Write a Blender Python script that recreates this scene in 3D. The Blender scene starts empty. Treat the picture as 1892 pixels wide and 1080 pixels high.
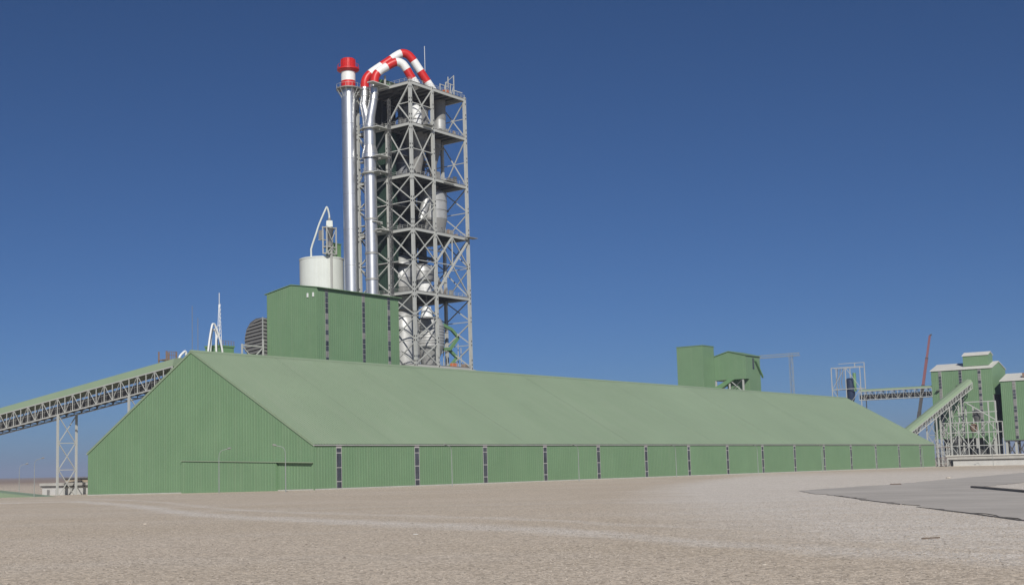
import bpy, math, random
import numpy as np
from mathutils import Vector, Matrix
R = math.radians
rnd = random.Random(7)
sc = bpy.context.scene
col = sc.collection

# ------------------------------------------------------------------ camera
# Plant grid: origin at the storage hall's corner, +X along the hall, +Y along its gable, +Z up, metres.
FW = Vector((0.77191409, 0.6260193, 0.11067282)); RT = Vector((0.63166252, -0.77492125, -0.02234996)); UP = Vector((-0.07177121, -0.08716012, 0.99360556))
cam_d = bpy.data.cameras.new('camera'); cam = bpy.data.objects.new('camera', cam_d); col.objects.link(cam)
cam_d.sensor_fit = 'HORIZONTAL'; cam_d.sensor_width = 36; cam_d.lens = 36 * 2415.067 / 1892
cam_d.shift_x = 164.708 / 1892; cam_d.shift_y = 55.428 / 1892
cam_d.clip_start = .5; cam_d.clip_end = 80000
cam.matrix_world = Matrix(((RT.x, UP.x, -FW.x, -184.02), (RT.y, UP.y, -FW.y, -177.17), (RT.z, UP.z, -FW.z, 4.0), (0, 0, 0, 1)))
sc.camera = cam

# ------------------------------------------------------------------ sky, sun, exposure
ELEV = R(33); SUNH = Vector((-.735, -.678, 0)).normalized()
world = bpy.data.worlds.new('World'); sc.world = world; world.use_nodes = True
wn = world.node_tree.nodes; sky = wn.new('ShaderNodeTexSky'); sky.sky_type = 'NISHITA'; sky.sun_disc = False
sky.sun_elevation = ELEV; sky.sun_rotation = math.atan2(SUNH.x, SUNH.y)
sky.altitude = 100; sky.air_density = .58; sky.dust_density = .62; sky.ozone_density = 10; sky.altitude = 60
world.node_tree.links.new(sky.outputs[0], wn['Background'].inputs[0]); wn['Background'].inputs[1].default_value = .058
sun_d = bpy.data.lights.new('sun', 'SUN'); sun_d.energy = 4.4; sun_d.angle = R(.53); sun_d.color = (1, .955, .88)
sun = bpy.data.objects.new('sun', sun_d); col.objects.link(sun)
sdir = Vector((SUNH.x * math.cos(ELEV), SUNH.y * math.cos(ELEV), math.sin(ELEV)))
sun.rotation_euler = sdir.to_track_quat('Z', 'Y').to_euler(); sun.location = (-150, -150, 120)
vs = sc.view_settings; vs.view_transform = 'Standard'; vs.look = 'None'; vs.exposure = 0; vs.gamma = 1; vs.use_curve_mapping = False

# ------------------------------------------------------------------ materials
def mat(name, base, rough=.6, metal=0, var=.12, scale=.35, bump=0, bscale=6, spec=.4, streak=0, dirt=None, sscale=(1.6, 1.6, .05), rand=0):
    m = bpy.data.materials.new(name); m.use_nodes = True; nt = m.node_tree; n = nt.nodes; l = nt.links
    b = n['Principled BSDF']; b.inputs['Roughness'].default_value = rough; b.inputs['Metallic'].default_value = metal
    b.inputs['Specular IOR Level'].default_value = spec
    tc = n.new('ShaderNodeTexCoord'); nz = n.new('ShaderNodeTexNoise'); nz.inputs['Scale'].default_value = scale; nz.inputs['Detail'].default_value = 6
    nz.inputs['Roughness'].default_value = .65
    l.new(tc.outputs['Object'], nz.inputs['Vector'])
    rp = n.new('ShaderNodeValToRGB'); rp.color_ramp.elements[0].position = .3; rp.color_ramp.elements[1].position = .7
    lo = [c * (1 - var) for c in base]; hi = [min(1, c * (1 + var)) for c in base]
    rp.color_ramp.elements[0].color = (*lo, 1); rp.color_ramp.elements[1].color = (*hi, 1)
    l.new(nz.outputs['Fac'], rp.inputs['Fac']); out = rp.outputs['Color']
    if streak:      # rain streaks: noise drawn out vertically
        mp = n.new('ShaderNodeMapping'); mp.inputs['Scale'].default_value = sscale; l.new(tc.outputs['Object'], mp.inputs['Vector'])
        n2 = n.new('ShaderNodeTexNoise'); n2.inputs['Scale'].default_value = .9; n2.inputs['Detail'].default_value = 4; l.new(mp.outputs[0], n2.inputs['Vector'])
        mr = n.new('ShaderNodeMapRange'); mr.inputs['From Min'].default_value = .45; mr.inputs['From Max'].default_value = .75; mr.inputs['To Max'].default_value = streak
        l.new(n2.outputs['Fac'], mr.inputs['Value'])
        mx = n.new('ShaderNodeMix'); mx.data_type = 'RGBA'; l.new(mr.outputs[0], mx.inputs['Factor']); l.new(out, mx.inputs['A'])
        mx.inputs['B'].default_value = (*(dirt or (.36, .32, .25)), 1); out = mx.outputs['Result']
    if rand:       # sheet-to-sheet difference in fading
        oi = n.new('ShaderNodeObjectInfo'); r2 = n.new('ShaderNodeMapRange'); r2.inputs['To Min'].default_value = 1 - rand; r2.inputs['To Max'].default_value = 1 + rand
        l.new(oi.outputs['Random'], r2.inputs['Value']); hs = n.new('ShaderNodeHueSaturation'); l.new(r2.outputs[0], hs.inputs['Value']); l.new(out, hs.inputs['Color']); out = hs.outputs['Color']
    l.new(out, b.inputs['Base Color'])
    if bump:
        bn = n.new('ShaderNodeTexNoise'); bn.inputs['Scale'].default_value = bscale; bn.inputs['Detail'].default_value = 5
        l.new(tc.outputs['Object'], bn.inputs['Vector'])
        bp = n.new('ShaderNodeBump'); bp.inputs['Strength'].default_value = bump; bp.inputs['Distance'].default_value = .05
        l.new(bn.outputs['Fac'], bp.inputs['Height']); l.new(bp.outputs[0], b.inputs['Normal'])
    return m
M = dict(
    wall=mat('green_cladding', (.150, .248, .140), .5, var=.06, scale=.12, streak=.1, spec=.3, rand=.02, dirt=(.33, .36, .26)),
    roof=mat('green_roof_sheet', (.238, .312, .208), .5, var=.05, scale=.06, streak=.22, spec=.3, sscale=(.5, .035, .05), rand=.02, dirt=(.30, .345, .255)),
    green=mat('green_paint', (.14, .26, .125), .5, var=.08),
    steel=mat('grey_painted_steel', (.425, .435, .415), .5, var=.1, scale=.8, streak=.25),
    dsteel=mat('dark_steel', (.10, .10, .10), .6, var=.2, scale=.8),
    msteel=mat('mid_grey_steel', (.21, .21, .205), .55, var=.15, scale=.8, streak=.2),
    zinc=mat('bright_metal_jacket', (.66, .665, .665), .36, metal=.88, var=.07, scale=.5, bump=.06, bscale=.9),
    silver=mat('aluminium_jacket', (.42, .425, .42), .45, metal=.3, var=.1, scale=.5, streak=.3, dirt=(.25, .24, .22)),
    band=mat('dull_metal_band', (.30, .30, .29), .5, metal=.4),
    shade_green=mat('shade_darkened_green_cladding', (.022, .045, .032), .5, var=.1), dduct=mat('dark_duct_steel', (.105, .115, .135), .45, metal=.2, var=.2, streak=.3, dirt=(.2, .17, .14)),  # lift shaft green darkened: the tower's shade is put into the colour
    lamp=mat('galvanised_pole', (.26, .28, .27), .5, var=.1),
    white=mat('white_paint', (.72, .73, .72), .45, var=.05, streak=.12),
    red=mat('red_paint', (.52, .02, .018), .4, var=.08),
    glass=mat('dark_glazing', (.05, .056, .07), .22, var=.45, scale=.5, spec=.5, streak=.3, dirt=(.2, .19, .17), rand=.25),
    frame=mat('pale_frame', (.42, .41, .40), .5),
    silo=mat('pale_concrete', (.60, .635, .60), .8, var=.05, scale=.15, streak=.15, bump=.1),
    conc=mat('concrete', (.42, .41, .38), .85, var=.12, bump=.2),
    wroof=mat('white_roof_sheet', (.60, .59, .545), .5, var=.06),
    wwall=mat('whitewashed_wall', (.52, .52, .50), .8, var=.06, streak=.15),
    tan=mat('tan_wall', (.46, .38, .28), .85, var=.1),
    belt=mat('black_rubber', (.022, .022, .024), .7),
    rust=mat('rusty_steel', (.23, .16, .12), .8, var=.3, scale=2),
    orange=mat('orange_paint', (.5, .13, .04), .5), yellow=mat('yellow_paint', (.6, .38, .05), .5), blue=mat('blue_paint', (.02, .035, .075), .5),
    boom=mat('faded_red_paint', (.26, .12, .13), .5), stone=mat('pale_stone', (.5, .45, .38), .9, var=.2, scale=3, bump=.4),
    stick=mat('dry_wood', (.12, .09, .07), .9), kerb=mat('dark_kerb', (.22, .20, .18), .9, var=.25, scale=1),
)

# ------------------------------------------------------------------ helpers
class MB:
    def __init__(s): s.v = []; s.f = []
    def add(s, vs, fs):
        o = len(s.v); s.v += [tuple(p) for p in vs]; s.f += [tuple(i + o for i in f) for f in fs]; return s
    def box(s, x0, y0, z0, x1, y1, z1):
        return s.add([(x0,y0,z0),(x1,y0,z0),(x1,y1,z0),(x0,y1,z0),(x0,y0,z1),(x1,y0,z1),(x1,y1,z1),(x0,y1,z1)],
                     [(3,2,1,0),(4,5,6,7),(0,1,5,4),(1,2,6,5),(2,3,7,6),(3,0,4,7)])
    def bar(s, p, q, w, h=None):
        p = Vector(p); q = Vector(q); h = h or w; d = (q - p).normalized()
        a = Vector((0, 0, 1)) if abs(d.z) < .95 else Vector((0, 1, 0))
        x = d.cross(a).normalized() * (w / 2); y = x.cross(d).normalized() * (h / 2)
        vs = [e + i * x + j * y for e in (p, q) for i, j in ((-1,-1),(1,-1),(1,1),(-1,1))]
        return s.add(vs, [(3,2,1,0),(4,5,6,7),(0,1,5,4),(1,2,6,5),(2,3,7,6),(3,0,4,7)])
    def tube(s, path, r, n=14, caps=True):
        path = [Vector(p) for p in path]; rs = r if isinstance(r, (list, tuple)) else [r] * len(path); rings = []
        up = None
        for i, p in enumerate(path):
            d = (path[min(i + 1, len(path) - 1)] - path[max(i - 1, 0)]).normalized()
            if up is None: up = Vector((0, 0, 1)) if abs(d.z) < .9 else Vector((0, 1, 0))
            x = d.cross(up).normalized(); y = x.cross(d).normalized(); up = y
            rings.append([p + rs[i] * (math.cos(2 * math.pi * k / n) * x + math.sin(2 * math.pi * k / n) * y) for k in range(n)])
        vs = [p for ring in rings for p in ring]; fs = []
        for i in range(len(path) - 1):
            for k in range(n): fs.append((i*n+k, i*n+(k+1)%n, (i+1)*n+(k+1)%n, (i+1)*n+k))
        if caps: fs.append(tuple(range(n))[::-1]); fs.append(tuple((len(path)-1)*n + k for k in range(n)))
        return s.add(vs, fs)
    def lathe(s, cx, cy, prof, n=32, caps=True):
        vs = [(cx + r * math.cos(2*math.pi*k/n), cy + r * math.sin(2*math.pi*k/n), z) for r, z in prof for k in range(n)]; fs = []
        for i in range(len(prof) - 1):
            for k in range(n): fs.append((i*n+k, i*n+(k+1)%n, (i+1)*n+(k+1)%n, (i+1)*n+k))
        if caps: fs.append(tuple(range(n))[::-1]); fs.append(tuple((len(prof)-1)*n + k for k in range(n)))
        return s.add(vs, fs)
    def prism(s, poly, off):        # polygon extruded by a vector
        n = len(poly); off = Vector(off); a = [Vector(p) for p in poly]; b = [p + off for p in a]
        return s.add(a + b, [tuple(range(n))[::-1], tuple(range(n, 2*n))] + [(i, (i+1)%n, n+(i+1)%n, n+i) for i in range(n)])
    def build(s, name, m, parent=None, smooth=False):
        me = bpy.data.meshes.new(name); me.from_pydata(s.v, [], s.f); me.validate(); me.materials.append(m if not isinstance(m, str) else M[m])
        import bmesh
        bm = bmesh.new(); bm.from_mesh(me); bmesh.ops.recalc_face_normals(bm, faces=bm.faces); bm.to_mesh(me); bm.free()
        if smooth:
            me.polygons.foreach_set('use_smooth', [True] * len(me.polygons)); me.set_sharp_from_angle(angle=R(35))
        o = bpy.data.objects.new(name, me); col.objects.link(o); adopt(o, parent); return o
LOC = {}
def adopt(o, parent):
    if parent is not None:
        o.parent = parent; o.matrix_parent_inverse = Matrix.Translation(-Vector(LOC.get(parent.name, (0, 0, 0))))
def tag(o, label, cat, group=None, kind=None):
    if label: o['label'] = label
    if cat: o['category'] = cat
    if group: o['group'] = group
    if kind: o['kind'] = kind
    return o
def thing(name, label, cat, loc=(0, 0, 0), group=None):
    o = bpy.data.objects.new(name, None); o.empty_display_size = 1; col.objects.link(o); o.location = loc; LOC[o.name] = tuple(loc)
    return tag(o, label, cat, group)
UNIT = {}
def bar(name, p, q, w, m, parent, h=None):       # straight member; alike members share one unit mesh
    if m not in UNIT:
        b = MB().box(-.5, -.5, -.5, .5, .5, .5); me = bpy.data.meshes.new('member_' + m); me.from_pydata(b.v, [], b.f); me.materials.append(M[m]); UNIT[m] = me
    p = Vector(p); q = Vector(q); d = q - p
    o = bpy.data.objects.new(name, UNIT[m]); col.objects.link(o)
    rot = d.to_track_quat('Z', 'Y').to_matrix().to_4x4() if abs(d.normalized().z) < .999 else Matrix.Identity(4)
    Mx = Matrix.Translation((p + q) / 2) @ rot @ Matrix.Diagonal((w, h or w, d.length, 1))
    adopt(o, parent); o.matrix_basis = Mx if parent is None else Mx
    return o
def box(name, x0, y0, z0, x1, y1, z1, m, parent): return MB().box(x0, y0, z0, x1, y1, z1).build(name, m, parent)
def ribbed(o, d, n, L, z0, ztop, pitch=.8, depth=.032, brk=()):
    """profiled cladding sheet: vertical ribs along direction d, standing proud towards n"""
    o = Vector((*o, 0)); d = Vector((*d, 0)); n = Vector((*n, 0)); st = []
    k = 0
    while k * pitch < L:
        for a, h in ((0, 0), (.56, 0), (.66, depth), (.9, depth), (1 - 1e-4, 0)):
            s_ = (k + a) * pitch
            if s_ < L: st.append((s_, h))
        k += 1
    st.append((L, 0))
    for b_ in brk: st.append((b_, 0))
    st.sort(); zt = ztop if callable(ztop) else (lambda s_: ztop); zb = z0 if callable(z0) else (lambda s_: z0)
    mb = MB(); vs = []; fs = []
    for i, (s_, h) in enumerate(st):
        p = o + d * s_ + n * h; vs += [(p.x, p.y, zb(s_)), (p.x, p.y, zt(s_))]
        if i: fs.append((2*i-2, 2*i, 2*i+1, 2*i-1))
    return mb.add(vs, fs)
def ground_z(u, v):
    uc = np.clip(u, -300, 600); vc = np.clip(v, 0, 200); d2 = (u + 184) ** 2 + (v + 177) ** 2
    return .3 - .0012 * uc - .0105 * vc + 1.1 * np.exp(-d2 / (2 * 70 ** 2))
gz = lambda u, v: float(ground_z(u, v))

# ------------------------------------------------------------------ ground
def make_ground():
    t = np.linspace(-1, 1, 221); w = np.sinh(t * 9.2) / math.sinh(9.2) * 32000
    us = -150 + w; vs_ = -140 + w; U, V = np.meshgrid(us, vs_, indexing='ij'); Z = ground_z(U, V)
    n = len(t); verts = np.stack([U, V, Z], -1).reshape(-1, 3)
    idx = np.arange(n * n).reshape(n, n); faces = np.stack([idx[:-1, :-1], idx[1:, :-1], idx[1:, 1:], idx[:-1, 1:]], -1).reshape(-1, 4)
    me = bpy.data.meshes.new('ground'); me.from_pydata(verts.tolist(), [], faces.tolist())
    me.polygons.foreach_set('use_smooth', [True] * len(me.polygons))
    m = bpy.data.materials.new('gravel_ground'); m.use_nodes = True; nt = m.node_tree; N = nt.nodes; l = nt.links; b = N['Principled BSDF']
    b.inputs['Roughness'].default_value = .95; b.inputs['Specular IOR Level'].default_value = .1
    tc = N.new('ShaderNodeTexCoord'); P = tc.outputs['Object']
    def noise(scale, det=5, vec=P, rough=.6):
        x = N.new('ShaderNodeTexNoise'); x.inputs['Scale'].default_value = scale; x.inputs['Detail'].default_value = det; x.inputs['Roughness'].default_value = rough
        l.new(vec, x.inputs['Vector']); return x.outputs['Fac']
    def rng(val, a, c, d=0, e=1):
        x = N.new('ShaderNodeMapRange'); l.new(val, x.inputs['Value'])
        for k, q in zip(('From Min', 'From Max', 'To Min', 'To Max'), (a, c, d, e)): x.inputs[k].default_value = q
        return x.outputs[0]
    def mix(fac, a, c, mode='MIX'):
        x = N.new('ShaderNodeMix'); x.data_type = 'RGBA'; x.blend_type = mode
        for s_, q in (('Factor', fac), ('A', a), ('B', c)):
            if isinstance(q, (tuple, float, int)): x.inputs[s_].default_value = (*q, 1) if isinstance(q, tuple) else q
            else: l.new(q, x.inputs[s_])
        return x.outputs['Result']
    def math_(op, a, c):
        x = N.new('ShaderNodeMath'); x.operation = op
        for i, q in enumerate((a, c)):
            if isinstance(q, (float, int)): x.inputs[i].default_value = q
            else: l.new(q, x.inputs[i])
        return x.outputs[0]
    # stretched frame for the vehicle tracks that cross the yard
    mp = N.new('ShaderNodeMapping'); mp.vector_type = 'POINT'; mp.inputs['Rotation'].default_value = (0, 0, R(-41)); l.new(P, mp.inputs['Vector'])
    mp2 = N.new('ShaderNodeMapping'); mp2.inputs['Scale'].default_value = (1, .12, 1); l.new(mp.outputs[0], mp2.inputs['Vector'])
    warp = N.new('ShaderNodeVectorMath'); warp.operation = 'ADD'
    wnz = N.new('ShaderNodeTexNoise'); wnz.inputs['Scale'].default_value = .05; wnz.inputs['Detail'].default_value = 3; l.new(P, wnz.inputs['Vector'])
    wsc = N.new('ShaderNodeVectorMath'); wsc.operation = 'SCALE'; wsc.inputs['Scale'].default_value = 14; l.new(wnz.outputs['Color'], wsc.inputs[0]); l.new(mp.outputs[0], warp.inputs[0]); l.new(wsc.outputs[0], warp.inputs[1])
    l.new(warp.outputs[0], mp2.inputs['Vector'])
    streaks = noise(.07, 4, mp2.outputs[0], .6)
    streaks2 = noise(.33, 5, mp2.outputs[0], .7)
    patches = noise(.035, 6, P, .65); mid = noise(1.1, 7, P, .7); fine = noise(7, 5, P, .75)
    base = mix(rng(patches, .36, .66), (.50, .42, .325), (.555, .475, .385))
    base = mix(rng(streaks, .52, .66, 0, .35), base, (.58, .525, .46))
    # compacted wheel tracks: d and l are metres along and across the yard, measured from the yard's south corner
    sx = N.new('ShaderNodeSeparateXYZ'); l.new(P, sx.inputs[0]); X_, Y_ = sx.outputs[0], sx.outputs[1]
    d_ = math_('ADD', math_('ADD', math_('MULTIPLY', X_, .7767), math_('MULTIPLY', Y_, .6299)), 184 * .7767 + 177 * .6299)
    l_ = math_('ADD', math_('SUBTRACT', math_('MULTIPLY', X_, .6299), math_('MULTIPLY', Y_, .7767)), 184 * .6299 - 177 * .7767)
    def curve(val, x0, x1, y1, pts):
        c = N.new('ShaderNodeFloatCurve'); cm = c.mapping.curves[0]; l.new(rng(val, x0, x1), c.inputs['Value'])
        pts = [((a - x0) / (x1 - x0), b_ / y1) for a, b_ in pts]
        cm.points[0].location = pts[0]; cm.points[1].location = pts[-1]
        for p_ in pts[1:-1]: cm.points.new(*p_)
        c.mapping.update(); return math_('MULTIPLY', c.outputs[0], y1)
    wob = math_('MULTIPLY', math_('SUBTRACT', noise(.16, 4, P, .6), .5), 9.0); wob2 = math_('MULTIPLY', math_('SUBTRACT', noise(.6, 5, P, .7), .5), 5.0)
    t1 = math_('SUBTRACT', d_, curve(l_, -50, 20, 190, [(-50, 187), (-44.6, 175.6), (-33.5, 150), (-15.2, 97), (-2.4, 71), (5, 56.5), (10.3, 41), (14.1, 34), (20, 25)])); t1 = math_('ADD', t1, wob2)
    m1 = rng(math_('ABSOLUTE', math_('ADD', t1, wob), 0), 1.5, 6.5, 1, 0)
    t2 = math_('ADD', math_('SUBTRACT', l_, curve(d_, 20, 360, 100, [(20, 9), (45, 10.5), (66, 12.2), (107, 17.4), (200, 35), (280, 60), (360, 88)])), math_('ADD', wob, wob2))
    m2 = math_('MULTIPLY', rng(t2, -3, 6), rng(t1, -5, 8)); m2 = math_('MULTIPLY', m2, rng(d_, 300, 420, 1, 0))
    m3 = rng(math_('ABSOLUTE', math_('ADD', math_('SUBTRACT', t1, 17), wob), 0), .8, 4, .55, 0)
    trk = math_('MAXIMUM', math_('MULTIPLY', m2, .95), math_('MAXIMUM', math_('MULTIPLY', m1, .85), m3))
    trk = math_('MULTIPLY', trk, rng(streaks2, .3, .6, .55, 1))
    base = mix(trk, base, (.66, .615, .56))
    base = mix(rng(mid, .45, .72, 0, .42), base, (.385, .315, .245))
    base = mix(rng(fine, .42, .75, 0, .4), base, (.66, .60, .52))
    vo = N.new('ShaderNodeTexVoronoi'); vo.inputs['Scale'].default_value = 11; vo.inputs['Randomness'].default_value = 1; l.new(P, vo.inputs['Vector'])
    sep = N.new('ShaderNodeSeparateColor'); l.new(vo.outputs['Color'], sep.inputs[0])
    grain = rng(sep.outputs[0], 0, 1, .62, 1.36)
    gcol = N.new('ShaderNodeCombineColor'); [l.new(grain, gcol.inputs[i]) for i in range(3)]
    base = mix(1.0, base, gcol.outputs[0], 'MULTIPLY')
    # far desert beyond the works
    gm = N.new('ShaderNodeNewGeometry'); ln = N.new('ShaderNodeVectorMath'); ln.operation = 'LENGTH'; l.new(gm.outputs['Position'], ln.inputs[0])
    base = mix(rng(ln.outputs['Value'], 500, 1500), base, (.30, .23, .18))
    l.new(base, b.inputs['Base Color'])
    bp = N.new('ShaderNodeBump'); bp.inputs['Strength'].default_value = .5; bp.inputs['Distance'].default_value = .03
    hgt = math_('ADD', math_('MULTIPLY', vo.outputs['Distance'], -1.5), math_('MULTIPLY', mid, 1.0)); l.new(hgt, bp.inputs['Height'])
    bp2 = N.new('ShaderNodeBump'); bp2.inputs['Strength'].default_value = .35; bp2.inputs['Distance'].default_value = .12; l.new(mid, bp2.inputs['Height']); l.new(bp.outputs[0], bp2.inputs['Normal'])
    l.new(bp2.outputs[0], b.inputs['Normal'])
    me.materials.append(m); o = bpy.data.objects.new('ground', me); col.objects.link(o); tag(o, 'pale brown gravel yard running out to flat desert', None, kind='structure')
    return o
ground = make_ground()

def gravel_stones():
    rs = np.random.RandomState(5); n = 190000
    d = 22 + 85 * rs.rand(n) ** 1.9; a = (rs.rand(n) - .5) * 1.02 + .02      # a wide wedge of the yard, nearest densest
    fx, fy = .7767, .6299; rx, ry = .6299, -.7767
    u = -184 + d * fx + d * a * rx; v = -177 + d * fy + d * a * ry
    clump = np.sin(u * .9 + 2 * np.sin(v * .37)) * np.sin(v * .8 + 1.7 * np.sin(u * .29)) + rs.rand(n) * 1.6
    keep = clump > .25; u, v, d = u[keep], v[keep], d[keep]; n = len(u)
    s = .011 + .026 * rs.rand(n) ** 3 + .004 * rs.rand(n) + .00010 * d
    base = np.array([[1,0,0],[0,1,0],[-1,0,0],[0,-1,0],[0,0,1],[.7,.7,.35]]); base = base[:5]
    th = rs.rand(n) * 6.28; c, si = np.cos(th), np.sin(th)
    j = 1 + .5 * (rs.rand(n, 5, 3) - .5); bv = base[None] * j * s[:, None, None] * np.stack([1 + .5*rs.rand(n), 1 + .2*rs.rand(n), .35 + .4*rs.rand(n)], -1)[:, None, :]
    X = bv[..., 0] * c[:, None] - bv[..., 1] * si[:, None] + u[:, None]; Y = bv[..., 0] * si[:, None] + bv[..., 1] * c[:, None] + v[:, None]
    Z = bv[..., 2] + (ground_z(u, v) - .003)[:, None]
    V = np.stack([X, Y, Z], -1).reshape(-1, 3).astype(np.float32)
    T = np.array([[0,1,4],[1,2,4],[2,3,4],[3,0,4]]); F = (np.arange(n)[:, None, None] * 5 + T[None]).reshape(-1, 3)
    me = bpy.data.meshes.new('gravel'); me.vertices.add(len(V)); me.vertices.foreach_set('co', V.ravel()); me.loops.add(F.size); me.loops.foreach_set('vertex_index', F.ravel().astype(np.int32))
    me.polygons.add(len(F)); me.polygons.foreach_set('loop_start', np.arange(0, F.size, 3, dtype=np.int32)); me.update(calc_edges=True); me.validate()
    k = rs.rand(n) ** .8; colr = np.stack([.36 + .2 * k, .305 + .19 * k, .245 + .175 * k, np.ones(n)], -1) * np.where(rs.rand(n) < .08, .55, 1)[:, None]
    ca = me.color_attributes.new('tone', 'FLOAT_COLOR', 'POINT'); ca.data.foreach_set('color', np.repeat(colr, 5, 0).astype(np.float32).ravel())
    m = bpy.data.materials.new('loose_stones'); m.use_nodes = True; b = m.node_tree.nodes['Principled BSDF']; b.inputs['Roughness'].default_value = .95; b.inputs['Specular IOR Level'].default_value = .1
    at = m.node_tree.nodes.new('ShaderNodeVertexColor'); at.layer_name = 'tone'; m.node_tree.links.new(at.outputs[0], b.inputs['Base Color'])
    me.materials.append(m); o = bpy.data.objects.new('gravel', me); col.objects.link(o); tag(o, 'loose pale brown gravel stones strewn over the yard', 'gravel', kind='stuff')
gravel_stones()

def sheet(name, poly, lift, m, label):
    import bmesh
    bm = bmesh.new(); f = bm.faces.new([bm.verts.new((x, y, 0)) for x, y in poly]); bmesh.ops.triangulate(bm, faces=[f])
    for _ in range(4): bmesh.ops.subdivide_edges(bm, edges=[e for e in bm.edges if e.calc_length() > 4], cuts=1, use_grid_fill=True)
    bmesh.ops.triangulate(bm, faces=bm.faces)
    for v in bm.verts: v.co.z = gz(v.co.x, v.co.y) + lift
    bmesh.ops.recalc_face_normals(bm, faces=bm.faces)
    me = bpy.data.meshes.new(name); bm.to_mesh(me); bm.free(); me.materials.append(m)
    for p in me.polygons:
        if p.normal.z < 0: me.flip_normals(); break
    o = bpy.data.objects.new(name, me); col.objects.link(o); tag(o, label, None, kind='structure'); return o
road_pts = [(-46, -118), (-37.8, -114.4), (-20.3, -112.8), (-3, -112.6), (42.9, -106.9), (120, -98), (160, -102), (90, -116), (40, -126), (1.8, -128.5), (-21.8, -130.4), (-31, -131.9), (-44, -138),
             (-56.8, -143.8), (-75, -153), (-110, -172), (-140, -188), (-152, -186), (-138, -171), (-123.7, -161.3), (-104.8, -151.3), (-86.1, -141.2), (-63.3, -128.9)]
road_poly = []
for (ax_, ay_), (bx_, by_) in zip(road_pts, road_pts[1:] + road_pts[:1]):
    n_ = max(1, int(math.hypot(bx_ - ax_, by_ - ay_) / 2.2))
    for k in range(n_):
        f_ = k / n_; j_ = .55 if k else .2; road_poly.append((ax_ + (bx_ - ax_) * f_ + rnd.uniform(-j_, j_), ay_ + (by_ - ay_) * f_ + rnd.uniform(-j_, j_)))
asph = mat('dusty_asphalt', (.445, .415, .38), .92, var=.14, scale=.10, bump=.3, bscale=14, spec=.1)
sheet('road', road_poly, .035, asph, 'dusty grey asphalt road bending away across the gravel')
def kerb_line(name, pts, label, w=.35, h=.16):
    k = thing(name, label, 'kerb', (pts[0][0], pts[0][1], gz(*pts[0])))
    for a_, b_ in zip(pts, pts[1:]):
        bar('kerb_stone', (a_[0], a_[1], gz(*a_) + h / 2), (b_[0], b_[1], gz(*b_) + h / 2), w, 'kerb', k, h + .1)
isl = [(-30.6, -131.6), (-33.5, -133.2), (-38, -135.4), (-44, -138.2), (-50, -141), (-56.8, -144.1), (-66, -148.7), (-75, -153.4), (-90, -161.4)]
kerb_line('kerb', isl, 'dark kerb edging the gravel island beside the road', .5, .2)
kerb_line('kerb', [(-63.3, -128.7), (-74, -134.6), (-86.1, -141), (-95, -146)], 'thin low dark kerb along the yard side of the road', .12, .0)
kerb_line('kerb', [(-104.8, -151.1), (-114, -156.1), (-123.7, -161.1), (-138, -170.8)], 'thin dark kerb stretch at the road edge across from the island', .1, .0)

def rock(u, v, s, m, label, i, flat=.55):
    r = random.Random(i); prof = []
    b = MB(); n = 7; vs = []; rings = ((.75, 0), (1, .3), (.8, .75), (.35, 1))
    for q, h in rings:
        for k in range(n): a = 2*math.pi*k/n; z = r.uniform(.8, 1.2); vs.append((u + s*q*z*math.cos(a), v + s*q*z*math.sin(a)*.8, gz(u, v) - .02 + s*flat*h*r.uniform(.9, 1.1)))
    fs = [(i_*n+k, i_*n+(k+1) % n, (i_+1)*n+(k+1) % n, (i_+1)*n+k) for i_ in range(3) for k in range(n)] + [tuple(3*n+k for k in range(n))]
    tag(b.add(vs, fs).build('rock', m), label, 'rock', 'rocks lying about the yard')
rock(-141.7, -142.2, .17, 'wroof', 'whitish flat stone lying alone on the gravel', 1, .3)
rock(-132.9, -113.8, .16, 'stone', 'pale stone on brown gravel in front of the gable', 2)
rock(-153.6, -163.1, .09, 'stone', 'small round stone with dark side on pale gravel', 3)
rock(50, -103.7, .5, 'stone', 'pale boulder beside the far road edge', 4)
rock(-149.6, -143.6, .07, 'stick', 'small dark stone on gravel between the whitish and the pale stone', 5)
rock(-155.3, -150.7, .07, 'stick', 'small dark stone on the coarse gravel before the track', 6)
def debris(p, q, w, label):
    o = MB().bar((p[0], p[1], gz(*p) + .03), (q[0], q[1], gz(*q) + .05), w).build('wood_scrap', 'stick'); tag(o, label, 'scrap', 'wood scraps on the ground')
debris((-140.7, -162.6), (-140.3, -163.05), .04, 'dark thin stick lying on the pale gravel before the road')
debris((-5, -113.2), (-4.2, -114.4), .25, 'short dark plank lying at the far edge of the road')

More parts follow.
